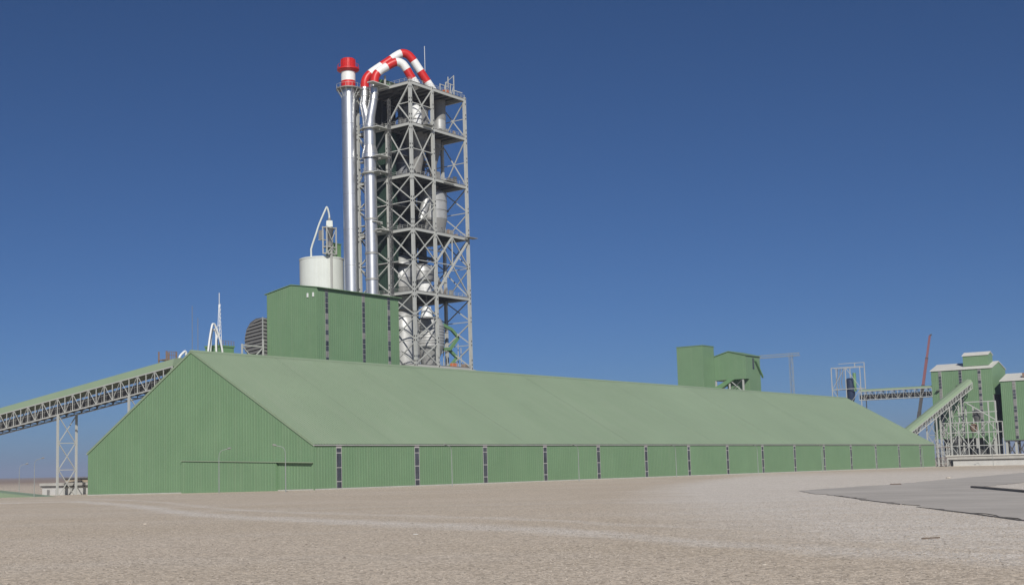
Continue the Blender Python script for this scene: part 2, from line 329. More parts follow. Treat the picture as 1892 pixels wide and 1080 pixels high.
# ------------------------------------------------------------------ storage hall
HL, HW, ZE, ZR = 364.9, 71.25, 9.1, 29.8
def storage_hall():
    t = thing('storage_hall', 'long pale green storage hall with pitched roof and dark window strips', 'storage hall', (0, 0, 0))
    zg = lambda s_: ZE + (ZR - ZE) * (1 - abs(s_ - HW / 2) / (HW / 2))
    ribbed((0, 0), (0, 1), (-1, 0), HW, -2.5, zg, brk=(HW / 2,)).build('gable_wall', 'wall', t)
    ribbed((HL, 0), (0, 1), (1, 0), HW, -2.5, zg, brk=(HW / 2,)).build('gable_wall', 'wall', t)
    ribbed((0, HW), (1, 0), (0, 1), HL, -3.5, ZE).build('side_wall', 'wall', t)
    us = [7.1 + 24.32 * k for k in range(15)]; w = 1.55
    edges = [0] + [e for u in us for e in (u - w/2, u + w/2)] + [HL]
    for a_, b_ in zip(edges[::2], edges[1::2]):
        ribbed((a_, 0), (1, 0), (0, -1), b_ - a_, -2.5, ZE).build('wall_panel', 'wall', t)
    for k, u in enumerate(us):
        s = MB().box(u - w/2, .02, -2.5, u + w/2, .12, ZE); s.box(u - w/2, -.09, ZE - .75, u + w/2, .02, ZE - .02)
        for dx in (-w/2 + .04, w/2 - .04): s.box(u + dx - .04, -.05, -2.5, u + dx + .04, .02, ZE - .75)
        s = s.build('window_strip', 'frame', t)
        zs = [-1.2, 1.75, 4.55, 7.35, ZE - .72]
        zs = [zs[0]] + [z + rnd.uniform(-.12, .12) for z in zs[1:-1]] + [zs[-1]]
        for i, (za, zb) in enumerate(zip(zs, zs[1:])):
            box('pane', u - w/2 + .085, -.03 + rnd.uniform(0, .025), za + .09, u + w/2 - .085, .015, zb - .09, 'glass', s)
    # roof: one bay-wide sheet after another, each lapped a little over its neighbour
    ov = .22; sl = (ZR - ZE) / (HW / 2)
    nb = 15; bw = (HL + .5) / nb
    for side in (0, 1):
        for k in range(nb):
            u0 = -.25 + k * bw; L = bw; lift = .012 * (k % 2); vs = []; fs = []; pitch = .8; st = []
            q = 0
            while q * pitch < L - .01:
                for a_, h in ((0, 0), (.62, 0), (.7, .035), (.92, .035)):
                    if (q + a_) * pitch < L: st.append(((q + a_) * pitch, h))
                q += 1
            st.append((L, 0))
            for i, (s_, h) in enumerate(st):
                ye = -ov if side == 0 else HW + ov; yr = HW / 2
                vs += [(u0 + s_, ye, ZE - ov * sl + .12 + h + lift), (u0 + s_, yr, ZR + .12 + h + lift)]
                if i: fs.append((2*i-2, 2*i, 2*i+1, 2*i-1))
            MB().add(vs, fs).build('roof_panel', 'roof', t)
    MB().prism([(-.3, HW/2 - .7, ZR - .2), (-.3, HW/2, ZR + .3), (-.3, HW/2 + .7, ZR - .2), (-.3, HW/2, ZR + .02)], (HL + .6, 0, 0)).build('ridge_cap', 'roof', t)
    for v0 in (-ov, HW + ov): MB().box(-.3, v0 - .1, ZE - .26, HL + .3, v0 + .1, ZE - .1).build('gutter', 'frame', t)
    for u0 in (-.22, HL + .06):
        for s_ in (0, 1):
            ye = -ov if s_ == 0 else HW + ov; z0 = ZE - ov * sl
            MB().prism([(u0, ye, z0 - .3), (u0, HW/2, ZR - .3), (u0, HW/2, ZR + .22), (u0, ye, z0 + .22)], (.16, 0, 0)).build('verge_trim', 'roof', t)
    MB().prism([(-.1, -.055, -2.5), (HL + .1, -.055, -2.5), (HL + .1, -.055, .12), (-.1, -.055, .52)], (0, -.06, 0)).build('plinth', 'conc', t)
    MB().prism([(-.055, 0, -2.5), (-.055, HW, -2.5), (-.055, HW, -.25), (-.055, 0, .5)], (-.06, 0, 0)).build('plinth', 'conc', t)
    MB().box(-.16, -.16, -2.5, .06, .06, ZE - .35).build('corner_trim', 'wall', t)
    MB().prism([(-.75, .05, 5.5), (-.75, 38.5, 6.62), (-.75, 38.5, 6.8), (-.75, .05, 5.68)], (.7, 0, 0)).build('door_canopy', 'roof', t)
    d = ribbed((-.5, 10), (0, 1), (-1, 0), 28.4, -1.5, lambda s_: 5.74 + .0291 * s_).build('sliding_door', 'wall', t)
    MB().box(-.58, 9.9, -1.5, -.1, 10.02, 5.7).build('door_edge', 'wall', d)
    return t
storage_hall()

# ------------------------------------------------------------------ filter house (tall green block behind the hall)
def filter_house():
    t = thing('filter_house', 'tall green clad block with three glazed strips behind the hall roof', 'building', (83, 78, -1))
    u0, u1, v0, v1, z0, ze, zp = 83, 119, 78, 98.2, -1, 55.6, 57.3; vm = (v0 + v1) / 2
    zt = lambda s_: ze + (zp - ze) * (1 - abs(s_ - (v1-v0)/2) / ((v1-v0)/2))
    ribbed((u0, v0), (0, 1), (-1, 0), v1 - v0, z0, zt, brk=((v1-v0)/2,)).build('end_wall', 'wall', t)
    ribbed((u1, v0), (0, 1), (1, 0), v1 - v0, z0, zt, brk=((v1-v0)/2,)).build('end_wall', 'wall', t)
    ribbed((u0, v1), (1, 0), (0, 1), u1 - u0, z0, ze).build('back_wall', 'wall', t)
    us = [87.1, 102.9, 114.4]; w = 1.3; ed = [u0] + [e for u in us for e in (u - w/2, u + w/2)] + [u1]
    for a_, b_ in zip(ed[::2], ed[1::2]): ribbed((a_, v0), (1, 0), (0, -1), b_ - a_, z0, ze).build('wall_panel', 'wall', t)
    for u in us:
        s = MB().box(u - w/2, v0 + .02, z0, u + w/2, v0 + .15, ze).build('window_strip', 'frame', t); z = 30.0; i = 0
        r = random.Random(int(u))
        while z < ze - .5:
            h = 1.55; box('pane', u - w/2 + .1, v0 - .04, z, u + w/2 - .1, v0 + .015, min(z + h - .14, ze - .2), 'glass' if r.random() > .33 else 'msteel', s); z += h
    MB().prism([(u0 - .25, v0 - .9, ze + .02), (u0 - .25, vm, zp + .1), (u0 - .25, v1 + .9, ze + .02), (u0 - .25, v1 + .9, ze + .22), (u0 - .25, vm, zp + .32), (u0 - .25, v0 - .9, ze + .22)], (u1 - u0 + .9, 0, 0)).build('roof', 'wall', t)
    for k, dv in enumerate((1.0, 3.2)): box('vent_hood', u0 - .25, v0 + dv, ze - 2.4, u0 - .02, v0 + dv + .5, ze - 1.2, 'white', t)
    MB().box(u0 - .12, v0 - .12, z0, u0 + .05, v0 + .05, ze - .05).build('corner_trim', 'wall', t)
filter_house()

# ------------------------------------------------------------------ preheater tower
CU = [141.4, 152.9, 171.0]; CV = [90.0, 100.3, 113.4]; DZ = [37.4, 61.4, 82.2, 100.3, 117.4, 131.3]
def preheater():
    t = thing('preheater_tower', 'tall open steel preheater tower with cross bracing and six decks', 'tower', (141, 90, -1))
    W = .92
    for i, u in enumerate(CU):
        for j, v in enumerate(CV):
            top = DZ[5] + .5
            if i == 0 and j >= 1: top = DZ[4] + .5 if j == 1 else DZ[5]
            if i == 1 and j == 1: continue
            c = box('column', u - W/2, v - W/2, -1, u + W/2, v + W/2, top, 'steel', t)
            m = MB()          # paired hand holes near each node
            for zd in sorted(set(DZ + [45.4, 53.4, 71.8, 91.2, 108.9, 124.3])):
                for dz in (-2.2, -.4, .9, 2.4):
                    z = zd + dz
                    if z > top - .5 or (zd not in DZ and abs(dz) > 1): continue
                    if j == 0: m.box(u - .2, v - W/2 - .03, z, u + .2, v - W/2 - .005, z + .55)
                    if i == 0: m.box(u - W/2 - .03, v - .2, z, u - W/2 - .005, v + .2, z + .55)
            if m.v: tag(m.build('hand_hole', 'belt', c), None, None, kind='stuff')
    for z in DZ:
        u0, u1, v0, v1 = CU[0], CU[2], CV[0], CV[2]
        d = box('deck', u0 - .3, v0 - .3, z + .1, u1 + .3, v1 + .3, z + .25, 'msteel', t)
        h = .95
        for e, (p, q) in enumerate((((u0, v0), (u1, v0)), ((u0, v0), (u0, v1)), ((u1, v0), (u1, v1)), ((u0, v1), (u1, v1)))):
            bar('edge_beam', (*p, z - .35), (*q, z - .35), .4, 'steel', t, h)
        for k in range(1, 9): bar('joist', (u0 + (u1-u0)*k/9, v0 + .3, z - .25), (u0 + (u1-u0)*k/9, v1 - .3, z - .25), .25, 'dsteel', t, .6)
        for v in CV[1:2]: bar('girder', (u0 + .3, v, z - .5), (u1 - .3, v, z - .5), .4, 'dsteel', t, 1.1)
        r = MB()
        for a_, b_ in (((u0, v0 - .25), (u1, v0 - .25)), ((u0 - .25, v0), (u0 - .25, v1)), ((u1 + .25, v0), (u1 + .25, v1))):
            for zz in (.75, 1.3): r.bar((*a_, z + zz), (*b_, z + zz), .06)
            L = math.dist(a_, b_); n = int(L / 2)
            for k in range(n + 1): p = Vector(a_).lerp(Vector(b_), k / n); r.bar((p.x, p.y, z + .2), (p.x, p.y, z + 1.3), .07)
        r.build('handrail', 'steel', d)
    def X(a, b, z0, z1, w=.36):
        bar('brace', (*a, z0), (*b, z1), w, 'steel', t, w * .8); bar('brace', (*b, z0), (*a, z1), w * .8, 'steel', t, w)
    def strut(a, b, z, w=.3): bar('strut', (*a, z), (*b, z), w, 'steel', t, w * .8)
    A, B, C = [(u, CV[0] - .1) for u in CU]; Lf = [(CU[0] - .1, v) for v in CV]; Rf = [(CU[2] + .05, v) for v in CV]; Bf = [(u, CV[2]) for u in CU]
    bays = [(A, B)] + list(zip(Lf, Lf[1:])) + [(Rf[0], Rf[1]), (Rf[1], Rf[2])] + list(zip(Bf, Bf[1:]))
    for a, b in bays:
        segs = [(29.4, 37.4), (37.4, 45.4), (45.4, 53.4), (53.4, 61.4), (61.4, 71.8), (71.8, 82.2), (82.2, 91.2), (91.2, 100.3), (100.3, 117.4), (117.4, 131.3)]
        for z0, z1 in segs:
            if z1 == 131.3 and a in Lf: continue
            X(a, b, z0 + .2, z1 - .6)
            if z0 in (45.4, 53.4, 71.8, 91.2): strut(a, b, z0 - .1)
            if z1 - z0 > 12: strut(a, b, (z0 + z1) / 2 - .1)
    bar('brace', (*Lf[0], 130.6), (*Lf[1], 117.6), .45, 'steel', t); bar('brace', (*Lf[0], 117.8), (Lf[0][0], 95.2, 124.2), .36, 'steel', t); strut(Lf[0], (Lf[0][0], 95.2), 124.3)
    # wide front bay between the fifth and fourth decks carries a double truss
    m = ((B[0] + C[0]) / 2, B[1])
    bar('brace', (*B, 71.8), (*m, 81.4), .5, 'steel', t); bar('brace', (*m, 81.4), (*C, 71.8), .34, 'steel', t); bar('hanger', (*m, 71.8), (*m, 81.4), .3, 'steel', t)
    bar('brace', (*B, 61.6), (C[0], C[1] - .2, 81.4), .55, 'steel', t); bar('brace', (*C, 61.6), (B[0], B[1] - .2, 81.4), .34, 'steel', t); strut(B, C, 71.8, .3)
    # cantilevered landings
    for (u0, u1, v0, v1, z) in ((168.5, 173.2, 87.4, 89.4, 82.1), (157.5, 163, 87.6, 89.4, 100.2), (147, 151.5, 87.8, 89.4, 117.6)):
        box('landing', u0, v0, z - .15, u1, v1, z + .1, 'msteel', t)
    for z, va, vb in ((131.3, 98.5, 117.3), (107, 98.2, 111.2), (82.3, 98.8, 110.6), (85.2, 102.5, 111.2), (101.8, 99, 107.5), (116.8, 99, 107.8)):
        lim = 132.5 if z > 130 else 135.0
        p = MB(); um = 136.5
        p.box(um + 2.55, va, z - .3, CU[0] - .5, vb, z); p.box(lim, va, z - .3, um + 2.5, 101.0, z)
        p.build('landing', 'steel', t)
    # base girders over the concrete table
    box('table_slab', 140.2, 89, 35.2, 172.2, 114.6, 36.9, 'conc', t)
    for z0, z1 in zip(DZ, DZ[1:]):       # stair flights climbing inside the left bay
        n_ = 4; va, vb = 101.2, 108.6
        for k in range(n_):
            h0 = z0 + (z1 - z0) * k / n_; h1 = z0 + (z1 - z0) * (k + 1) / n_; p_, q_ = (va, vb) if k % 2 == 0 else (vb, va)
            bar('stair_flight', (150.2 + k % 2, p_, h0 + .3), (150.2 + k % 2, q_, h1 + .1), .9, 'dsteel', t, .3); bar('stair_rail', (149.6, p_, h0 + 1.4), (149.6, q_, h1 + 1.2), .1, 'steel', t)
    for z in (49.4, 66.5, 77, 87, 95.8, 113):          # pipe bridges and catwalks across the wide bay
        bar('catwalk', (153.4, 94.5, z), (164, 94.5, z), .9, 'msteel', t, .18); bar('catwalk_rail', (153.4, 94.1, z + 1.1), (164, 94.1, z + 1.1), .09, 'steel', t)
        for k in range(6): bar('catwalk_post', (153.6 + 2 * k, 94.1, z), (153.6 + 2 * k, 94.1, z + 1.1), .09, 'steel', t)
    # half floors, and dark backing sheets added deep inside to darken the interior
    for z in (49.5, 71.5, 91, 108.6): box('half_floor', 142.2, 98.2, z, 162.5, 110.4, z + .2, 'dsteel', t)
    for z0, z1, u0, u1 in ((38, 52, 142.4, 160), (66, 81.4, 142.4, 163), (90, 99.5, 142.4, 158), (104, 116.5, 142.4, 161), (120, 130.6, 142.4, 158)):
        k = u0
        while k < u1 - 1: box('dark_backing', k, 110.5, z0, min(k + 3.9, u1), 110.62, z1, 'dsteel', t); k += 4
    # a clutter of brackets, boxes and pipe racks that crowd the decks
    r = random.Random(3)
    for z in DZ[1:5]:
        for k in range(12):
            u = r.uniform(154, 169); v = r.uniform(91, 99); h = r.uniform(.8, 3); s = r.uniform(.3, 1)
            box('equipment_box', u, v, z + .26, u + s * 1.6, v + s, z + .26 + h, r.choice(['msteel', 'dsteel', 'rust', 'steel', 'msteel']), t)
        for k in range(6):
            v = r.uniform(101, 110); u = r.uniform(143, 166)
            bar('pipe_riser', (u, v, z + .3), (u, v, z + 12.5), r.uniform(.4, 1.1), 'dsteel', t)
    for z in DZ[2:5]:
        for k in range(3):
            zz = z - r.uniform(3, 9); v = r.uniform(94, 108)
            bar('pipe_rack', (150, v, zz), (169, v + r.uniform(-3, 3), zz + r.uniform(-1, 1)), r.uniform(.3, .7), 'dsteel', t)
preheater()

def vessel(name, label, u, v, secs, n=30, bands=()):
    """a vessel of stacked turned sections, each (part name, material, profile)"""
    t = thing(name, label, 'vessel', (u, v, secs[0][2][0][1])); body = None
    for nm, m, prof in secs: body = MB().lathe(u, v, prof, n).build(nm, m, t, True) if body is None else MB().lathe(u, v, prof, n).build(nm, m, t, True)
    for r, z in bands: MB().lathe(u, v, [(r, z - .12), (r + .12, z - .12), (r + .12, z + .12), (r, z + .12)], n, False).build('band', 'band', t, True)
    return t
def dome(r, z0, h, k=8): return [(r * math.cos(math.pi / 2 * i / k), z0 + h * math.sin(math.pi / 2 * i / k)) for i in range(k)] + [(.05, z0 + h)]
for (u_, v_, r_, z0_, z1_, lab_) in ((147.5, 106.5, 1.9, 37.6, 116.8, 'tall dark riser duct behind the left bay of the tower'), (158.5, 106.6, 2.4, 37.6, 128, 'thick dark riser duct in the middle of the tower'), (165.2, 105.5, 1.5, 61.8, 116.8, 'slim dark riser duct behind the right bay of the tower')):
    rd = thing('riser_duct', lab_, 'duct', (u_, v_, z0_), 'dark riser ducts in the tower'); zz_ = z0_
    while zz_ < z1_ - .1:
        MB().lathe(u_, v_, [(r_, zz_), (r_, min(zz_ + 5.9, z1_))], 20).build('duct_section', 'dduct', rd, True); MB().lathe(u_, v_, [(r_, zz_), (r_ + .18, zz_), (r_ + .18, zz_ + .3), (r_, zz_ + .3)], 20, False).build('flange', 'dsteel', rd); zz_ += 6
vessel('cyclone', 'big dull grey cyclone under the top deck of the steel tower', 155.5, 100, [('cone', 'msteel', [(2, 104), (4.9, 118.6)]), ('shell', 'msteel', [(4.9, 118.6), (4.9, 126)]), ('dome', 'msteel', dome(4.9, 126, 2.2))], bands=((4.9, 122), (4.9, 126)))
vessel('cyclone', 'slim grey cyclone beside the right column under the top deck', 165.6, 97, [('shell', 'silver', [(2.2, 117.7), (2.2, 124)]), ('neck', 'msteel', [(2.3, 124.1), (2.3, 130.8)])], bands=((2.2, 120), (2.2, 124)))
el = thing('outlet_bend', 'bright white bent duct piece on the second highest deck', 'duct', (149, 93, 117.7))
MB().tube([(148.8, 93.5, 117.6), (148.9, 93.5, 121), (149.6, 94.3, 123.6), (151.4, 96.2, 125.4)], [1.55, 1.75, 1.75, 1.6], 20).build('shell', 'white', el, True)
MB().lathe(148.85, 93.5, [(1.72, 120.2), (1.86, 120.2), (1.86, 120.5), (1.72, 120.5)], 20, False).build('band', 'band', el)
vessel('cyclone', 'dark blue grey cyclone behind the bracing of the second storey', 153, 104, [('cone', 'dduct', [(1.6, 92), (3.8, 102)]), ('shell', 'dduct', [(3.8, 102), (3.8, 112.5)]), ('dome', 'dduct', dome(3.8, 112.5, 2))], bands=((3.8, 107),))
vessel('chute', 'dark funnel chute dropping between two decks at the right', 164, 99, [('shell', 'msteel', [(1.3, 100.6), (1.3, 108), (3, 114), (3, 116.8)])], 20)
vessel('cyclone', 'broad silver cyclone with grey cone on the middle deck', 161.3, 97.2, [('cone', 'band', [(3.4, 82.6), (3.9, 84.6), (4.7, 88.3)]), ('shell', 'silver', [(4.72, 88.3), (4.72, 97.2), (3.4, 98.2)]), ('neck', 'msteel', [(1.9, 98.2), (1.9, 100.2)])], 36, bands=((4.72, 91.2), (4.72, 94.4), (4.72, 97.1)))
ch = thing('hooded_duct', 'slanting silver duct leaning against the broad cyclone', 'duct', (155, 96, 88))
MB().tube([(153.6, 96.3, 87.3), (155.6, 96.0, 93), (158.2, 96.0, 98.2)], [1.2, 1.5, 1.7], 16).build('shell', 'silver', ch, True)
vessel('cyclone', 'large round domed silver cyclone behind the lower left bracing', 150.8, 103, [('base', 'band', [(3.2, 61.7), (4.3, 64.4)]), ('shell', 'band', [(4.4, 64.4), (4.45, 67.6)]), ('dome', 'silver', dome(4.6, 67.6, 8.2, 10))], 36, bands=((4.45, 67.6),))
vessel('cyclone', 'smaller domed silver cyclone farther back left beside the bright double duct', 150.5, 108.2, [('base', 'band', [(3.2, 61.7), (3.6, 67)]), ('dome', 'silver', dome(3.7, 67, 6.5))], bands=((3.6, 67),))
hd = thing('ribbed_hood', 'ribbed grey hood over a white drum beside the large dome', 'hood', (155, 97, 61.7))
MB().lathe(155.3, 97, [(2.2, 61.7), (2.4, 66.5)], 24).build('drum', 'white', hd, True)
MB().lathe(154.6, 97.3, [(3.9, 66.6), (3.9, 69.5), (3.2, 71.2), (1.6, 72.2)], 24).build('hood_shell', 'silver', hd, True)
for k in range(7): MB().lathe(154.6, 97.3, [(3.9, 66.9 + .42*k), (4.03, 66.9 + .42*k), (4.03, 67.05 + .42*k), (3.9, 67.05 + .42*k)], 24, False).build('rib', 'band', hd)
pd = thing('feed_pipe', 'grey pipe slanting down at the right of the ribbed hood', 'pipe', (163, 95, 61.7))
MB().tube([(158.2, 96.5, 72), (160.5, 95.5, 68), (162.8, 95, 62)], .65, 12).build('shell', 'silver', pd, True)
vessel('calciner', 'waisted silver vessel with orange ring under the lowest full deck', 149.2, 101, [('upper_cone', 'silver', [(2.6, 56.6), (4.4, 60.9)]), ('ring', 'tan', [(2.75, 56.1), (2.75, 56.6)]), ('lower_shell', 'silver', [(5.0, 37.6), (5.0, 50), (4.4, 54), (2.7, 56.1)])], 30, bands=((4.4, 54),))
vessel('calciner', 'broad ribbed silver vessel with cone near the tower base', 157.6, 97.5, [('cone', 'silver', [(2.2, 37.6), (5.2, 44.5)]), ('shell', 'silver', [(5.25, 44.5), (5.3, 51.5), (4.2, 54)])], 36, bands=tuple((5.28, 45.4 + .95 * k) for k in range(7)))
vessel('hopper', 'small white hopper with dark rim hanging above the ribbed vessel', 150.7, 92.6, [('cone', 'white', [(2.1, 53.4), (1.5, 57)]), ('rim', 'dsteel', [(2.25, 53.0), (2.25, 53.4)]), ('stem', 'msteel', [(.2, 57), (.2, 60.8)])], 20)
st = thing('stair_flight', 'green zigzag chute stair at the right foot of the tower', 'stair', (168, 96, 37.6))
zz = [(163.5, 96, 52.3), (168.3, 96, 51.0), (172.0, 96, 48.5), (167.4, 96, 44.3), (163.8, 96, 44.0)]
for p, q in zip(zz, zz[1:]): bar('flight', p, q, .75, 'green', st, 1.0)
for p, q in zip([(167.4, 96.9, 44.3), (172.2, 96.9, 41.6)], [(172.2, 96.9, 41.6), (168, 96.9, 38.2)]): bar('flight', p, q, .75, 'green', st, 1.0)
for u in (164.2, 166.2, 172.4, 174): bar('post', (u, 96.5, 37.6), (u, 96.5, 45 + (u % 3)), .22, 'steel', st)
tag(box('site_container', 164, 92, 37.7, 165.9, 93.6, 39.0, 'orange', None), 'small red orange box unit at the tower base by the green stair', 'container')
for k, (u, v) in enumerate(((170, 92), (172.6, 93.5))): tag(box('scrap_bin', u, v, 37.7, u + 1.8, v + 1.5, 39 - .4 * k, 'rust', None), ['taller rusty bin at the tower base near the corner column', 'low rusty bin at the tower base right at the corner column'][k], 'bin', 'rusty bins at the tower base')
sh = thing('lift_shaft', 'green clad lift shaft with shade put into its colour inside the left of the tower', 'shaft', (143, 102, 37))
ribbed((142.6, 101.2), (0, 1), (-1, 0), 5.5, 37.6, 117).build('side_wall', 'shade_green', sh); ribbed((142.6, 101.2), (1, 0), (0, -1), 4.5, 37.6, 117).build('front_wall', 'shade_green', sh)
box('core', 142.75, 101.3, 37.6, 147, 106.6, 116.9, 'shade_green', sh)
hm = thing('hoist_mast', 'thin dark lattice hoist mast climbing the left face of the tower', 'mast', (139.6, 97.8, 36))
for du, dv in ((-.35, -.35), (.35, -.35), (-.35, .35), (.35, .35)): bar('chord', (139.7 + du, 97.9 + dv, 36), (139.7 + du, 97.9 + dv, 126.4), .13, 'dsteel', hm)
lc = MB(); z = 36.5; s_ = 1
while z < 125.5:
    lc.bar((139.35, 97.55 if s_ > 0 else 98.25, z), (139.35, 98.25 if s_ > 0 else 97.55, z + 1.5), .09); lc.bar((139.35 if s_ > 0 else 140.05, 97.55, z), (140.05 if s_ > 0 else 139.35, 97.55, z + 1.5), .09)
    lc.bar((139.35, 97.55, z), (139.35, 98.25, z), .09); z += 1.5; s_ = -s_
tag(lc.build('lacing', 'dsteel', hm), None, None, kind='stuff')
gc = thing('roof_cabin', 'green gabled cabin on the top deck behind the striped pipes', 'cabin', (144, 104, 131.6))
MB().prism([(144, 102, 131.56), (144, 102, 134.5), (144, 105, 135.6), (144, 108, 134.5), (144, 108, 131.56)], (7, 0, 0)).build('wall', 'green', gc)
bar('post', (142.0, 101.3, 131.5), (142.0, 101.3, 135.6), .5, 'steel', gc)
an = MB().bar((168.3, 105, 131.5), (168.3, 105, 153), .14); tag(an.build('antenna', 'white'), 'thin white whip antenna on the top deck beside the striped pipes', 'antenna')
wf = thing('winch_frame', 'small steel winch frame on the right end of the top deck', 'winch', (168, 95, 131.6))
for u in (164.6, 167.2, 169.2):
    for v in (93, 95.5): bar('post', (u, v, 131.5), (u, v, 136.6 if u < 169 else 140), .28, 'steel', wf)
bar('beam', (164.6, 93, 136.4), (169.2, 93, 136.4), .25, 'steel', wf); bar('beam', (164.6, 95.5, 136.4), (169.2, 95.5, 136.4), .25, 'steel', wf)
bar('stay', (164.6, 93, 136.4), (169.2, 93, 139.8), .15, 'steel', wf); bar('brace', (167.2, 93, 131.7), (169.2, 93, 136.4), .2, 'steel', wf); bar('jib', (169.2, 93, 134.6), (172.6, 92, 134.2), .25, 'steel', wf)
box('drum', 165, 93.4, 132.6, 166.8, 95, 134.2, 'orange', wf)

# ------------------------------------------------------------------ chimney and striped pipes
def chimney():
    u, v, r = 134, 110.7, 2.42
    t = thing('chimney', 'bright metal chimney with red and white banded top', 'chimney', (u, v, -1))
    z = -1; 
    while z < 130.9:
        z1 = min(z + 12, 131.0); MB().lathe(u, v, [(r, z + .04), (r, z1 - .04)], 40).build('shaft_section', 'zinc', t, True)
        MB().lathe(u, v, [(r - .05, z1 - .06), (r + .015, z1 - .06), (r + .015, z1 + .02), (r - .05, z1 + .02)], 40, False).build('seam', 'band', t); z = z1
    for z0, z1, m in ((131.3, 133.8, 'red'), (133.8, 137.0, 'white'), (137.0, 137.4, 'red')): MB().lathe(u, v, [(r, z0), (r, z1)], 40).build('paint_band', m, t, True)
    MB().lathe(u, v, [(r, 136.9), (3.5, 137.4), (3.75, 137.6), (3.75, 138.1), (r, 138.1)], 40).build('walkway', 'red', t)
    MB().lathe(u, v, [(2.3, 138.1), (2.35, 141.3), (2.1, 141.5), (1.9, 141.5), (1.9, 139)], 40, False).build('mouth', 'red', t, True)
    for k in range(12):
        a = 2 * math.pi * k / 12; bar('mouth_rib', (u + 2.42*math.cos(a), v + 2.42*math.sin(a), 138.1), (u + 2.42*math.cos(a), v + 2.42*math.sin(a), 141.2), .14, 'red', t)
    rl = MB()
    for k in range(16):
        a = 2 * math.pi * k / 16; b = 2 * math.pi * (k + 1) / 16; P = lambda q, z: (u + 3.6*math.cos(q), v + 3.6*math.sin(q), z)
        rl.bar(P(a, 138), P(a, 139.4), .07); rl.bar(P(a, 139.4), P(b, 139.4), .07)
    rl.build('railing', 'red', t)
    pf = MB().lathe(u, v, [(r + .02, 130.9), (4.2, 130.9), (4.2, 131.25), (r + .02, 131.25)], 12, False).build('platform', 'msteel', t)
    rl = MB()
    for k in range(12):
        a = 2 * math.pi * k / 12; b = 2 * math.pi * (k + 1) / 12; P = lambda q, z: (u + 4.1*math.cos(q), v + 4.1*math.sin(q), z)
        rl.bar(P(a, 131.2), P(a, 132.5), .08); rl.bar(P(a, 132.5), P(b, 132.5), .08); rl.bar(P(a, 130.9), (u + 2.4*math.cos(a), v + 2.4*math.sin(a), 128.2), .14)
    rl.build('railing', 'steel', pf)
chimney()

def smooth_path(pts, n=6):
    P = [Vector(p) for p in pts]; P = [P[0] * 2 - P[1]] + P + [P[-1] * 2 - P[-2]]; out = []
    for i in range(1, len(P) - 2):
        for k in range(n):
            t = k / n; a, b, c, d = P[i-1:i+3]
            out.append(.5 * (2*b + (c - a)*t + (2*a - 5*b + 4*c - d)*t*t + (3*b - a - 3*c + d)*t**3))
    out.append(P[-2]); return out
def striped_pipe(pts, r, cuts, first, label):
    path = smooth_path(pts); t = thing('striped_pipe', label, 'pipe', pts[0], 'striped gas pipes over the tower')
    Ls = [0]
    for a, b in zip(path, path[1:]): Ls.append(Ls[-1] + (b - a).length)
    T = Ls[-1]; cuts = [0] + [c * T for c in cuts] + [T]; red = first
    def at(s):
        for i in range(len(Ls) - 1):
            if Ls[i + 1] >= s - 1e-9: f = (s - Ls[i]) / max(1e-9, Ls[i + 1] - Ls[i]); return path[i].lerp(path[i + 1], f)
        return path[-1]
    for a, b in zip(cuts, cuts[1:]):
        seg = [at(a)] + [path[i] for i in range(len(path)) if a + .05 < Ls[i] < b - .05] + [at(b)]
        MB().tube(seg, r, 24).build('paint_band', 'red' if red else 'white', t, True); red = not red
PA = [(137.5, 106.44, 131.5), (137.55, 106.4, 133.4), (138.2, 105.9, 135.3), (139.6, 104.85, 137), (141.43, 103.43, 138.7), (144.45, 101.13, 141.4), (146.3, 99.7, 143.1), (147.93, 98.46, 144.1), (149.5, 97.3, 143.75), (150.7, 96.35, 142.2), (152.2, 95.2, 139.42), (154.09, 93.76, 135.75), (156.6, 91.9, 131.0)]
PB = [(137.5, 102.07, 131.5), (137.55, 102.05, 133.5), (138.1, 101.6, 135.3), (139.2, 100.7, 136.7), (140.39, 99.65, 137.7), (142.11, 98.21, 139.1), (143.5, 97.05, 139.75), (144.8, 95.96, 139.2), (145.8, 95.1, 137.6), (147.13, 94.0, 134.63), (148.9, 92.5, 131.0)]
striped_pipe(PA, 1.42, (.15, .285, .40, .51, .655, .77, .885), True, 'taller red and white striped pipe arching over the tower top')
striped_pipe(PB, 1.42, (.19, .355, .50, .70, .85), True, 'lower red and white striped pipe bending over the tower top')
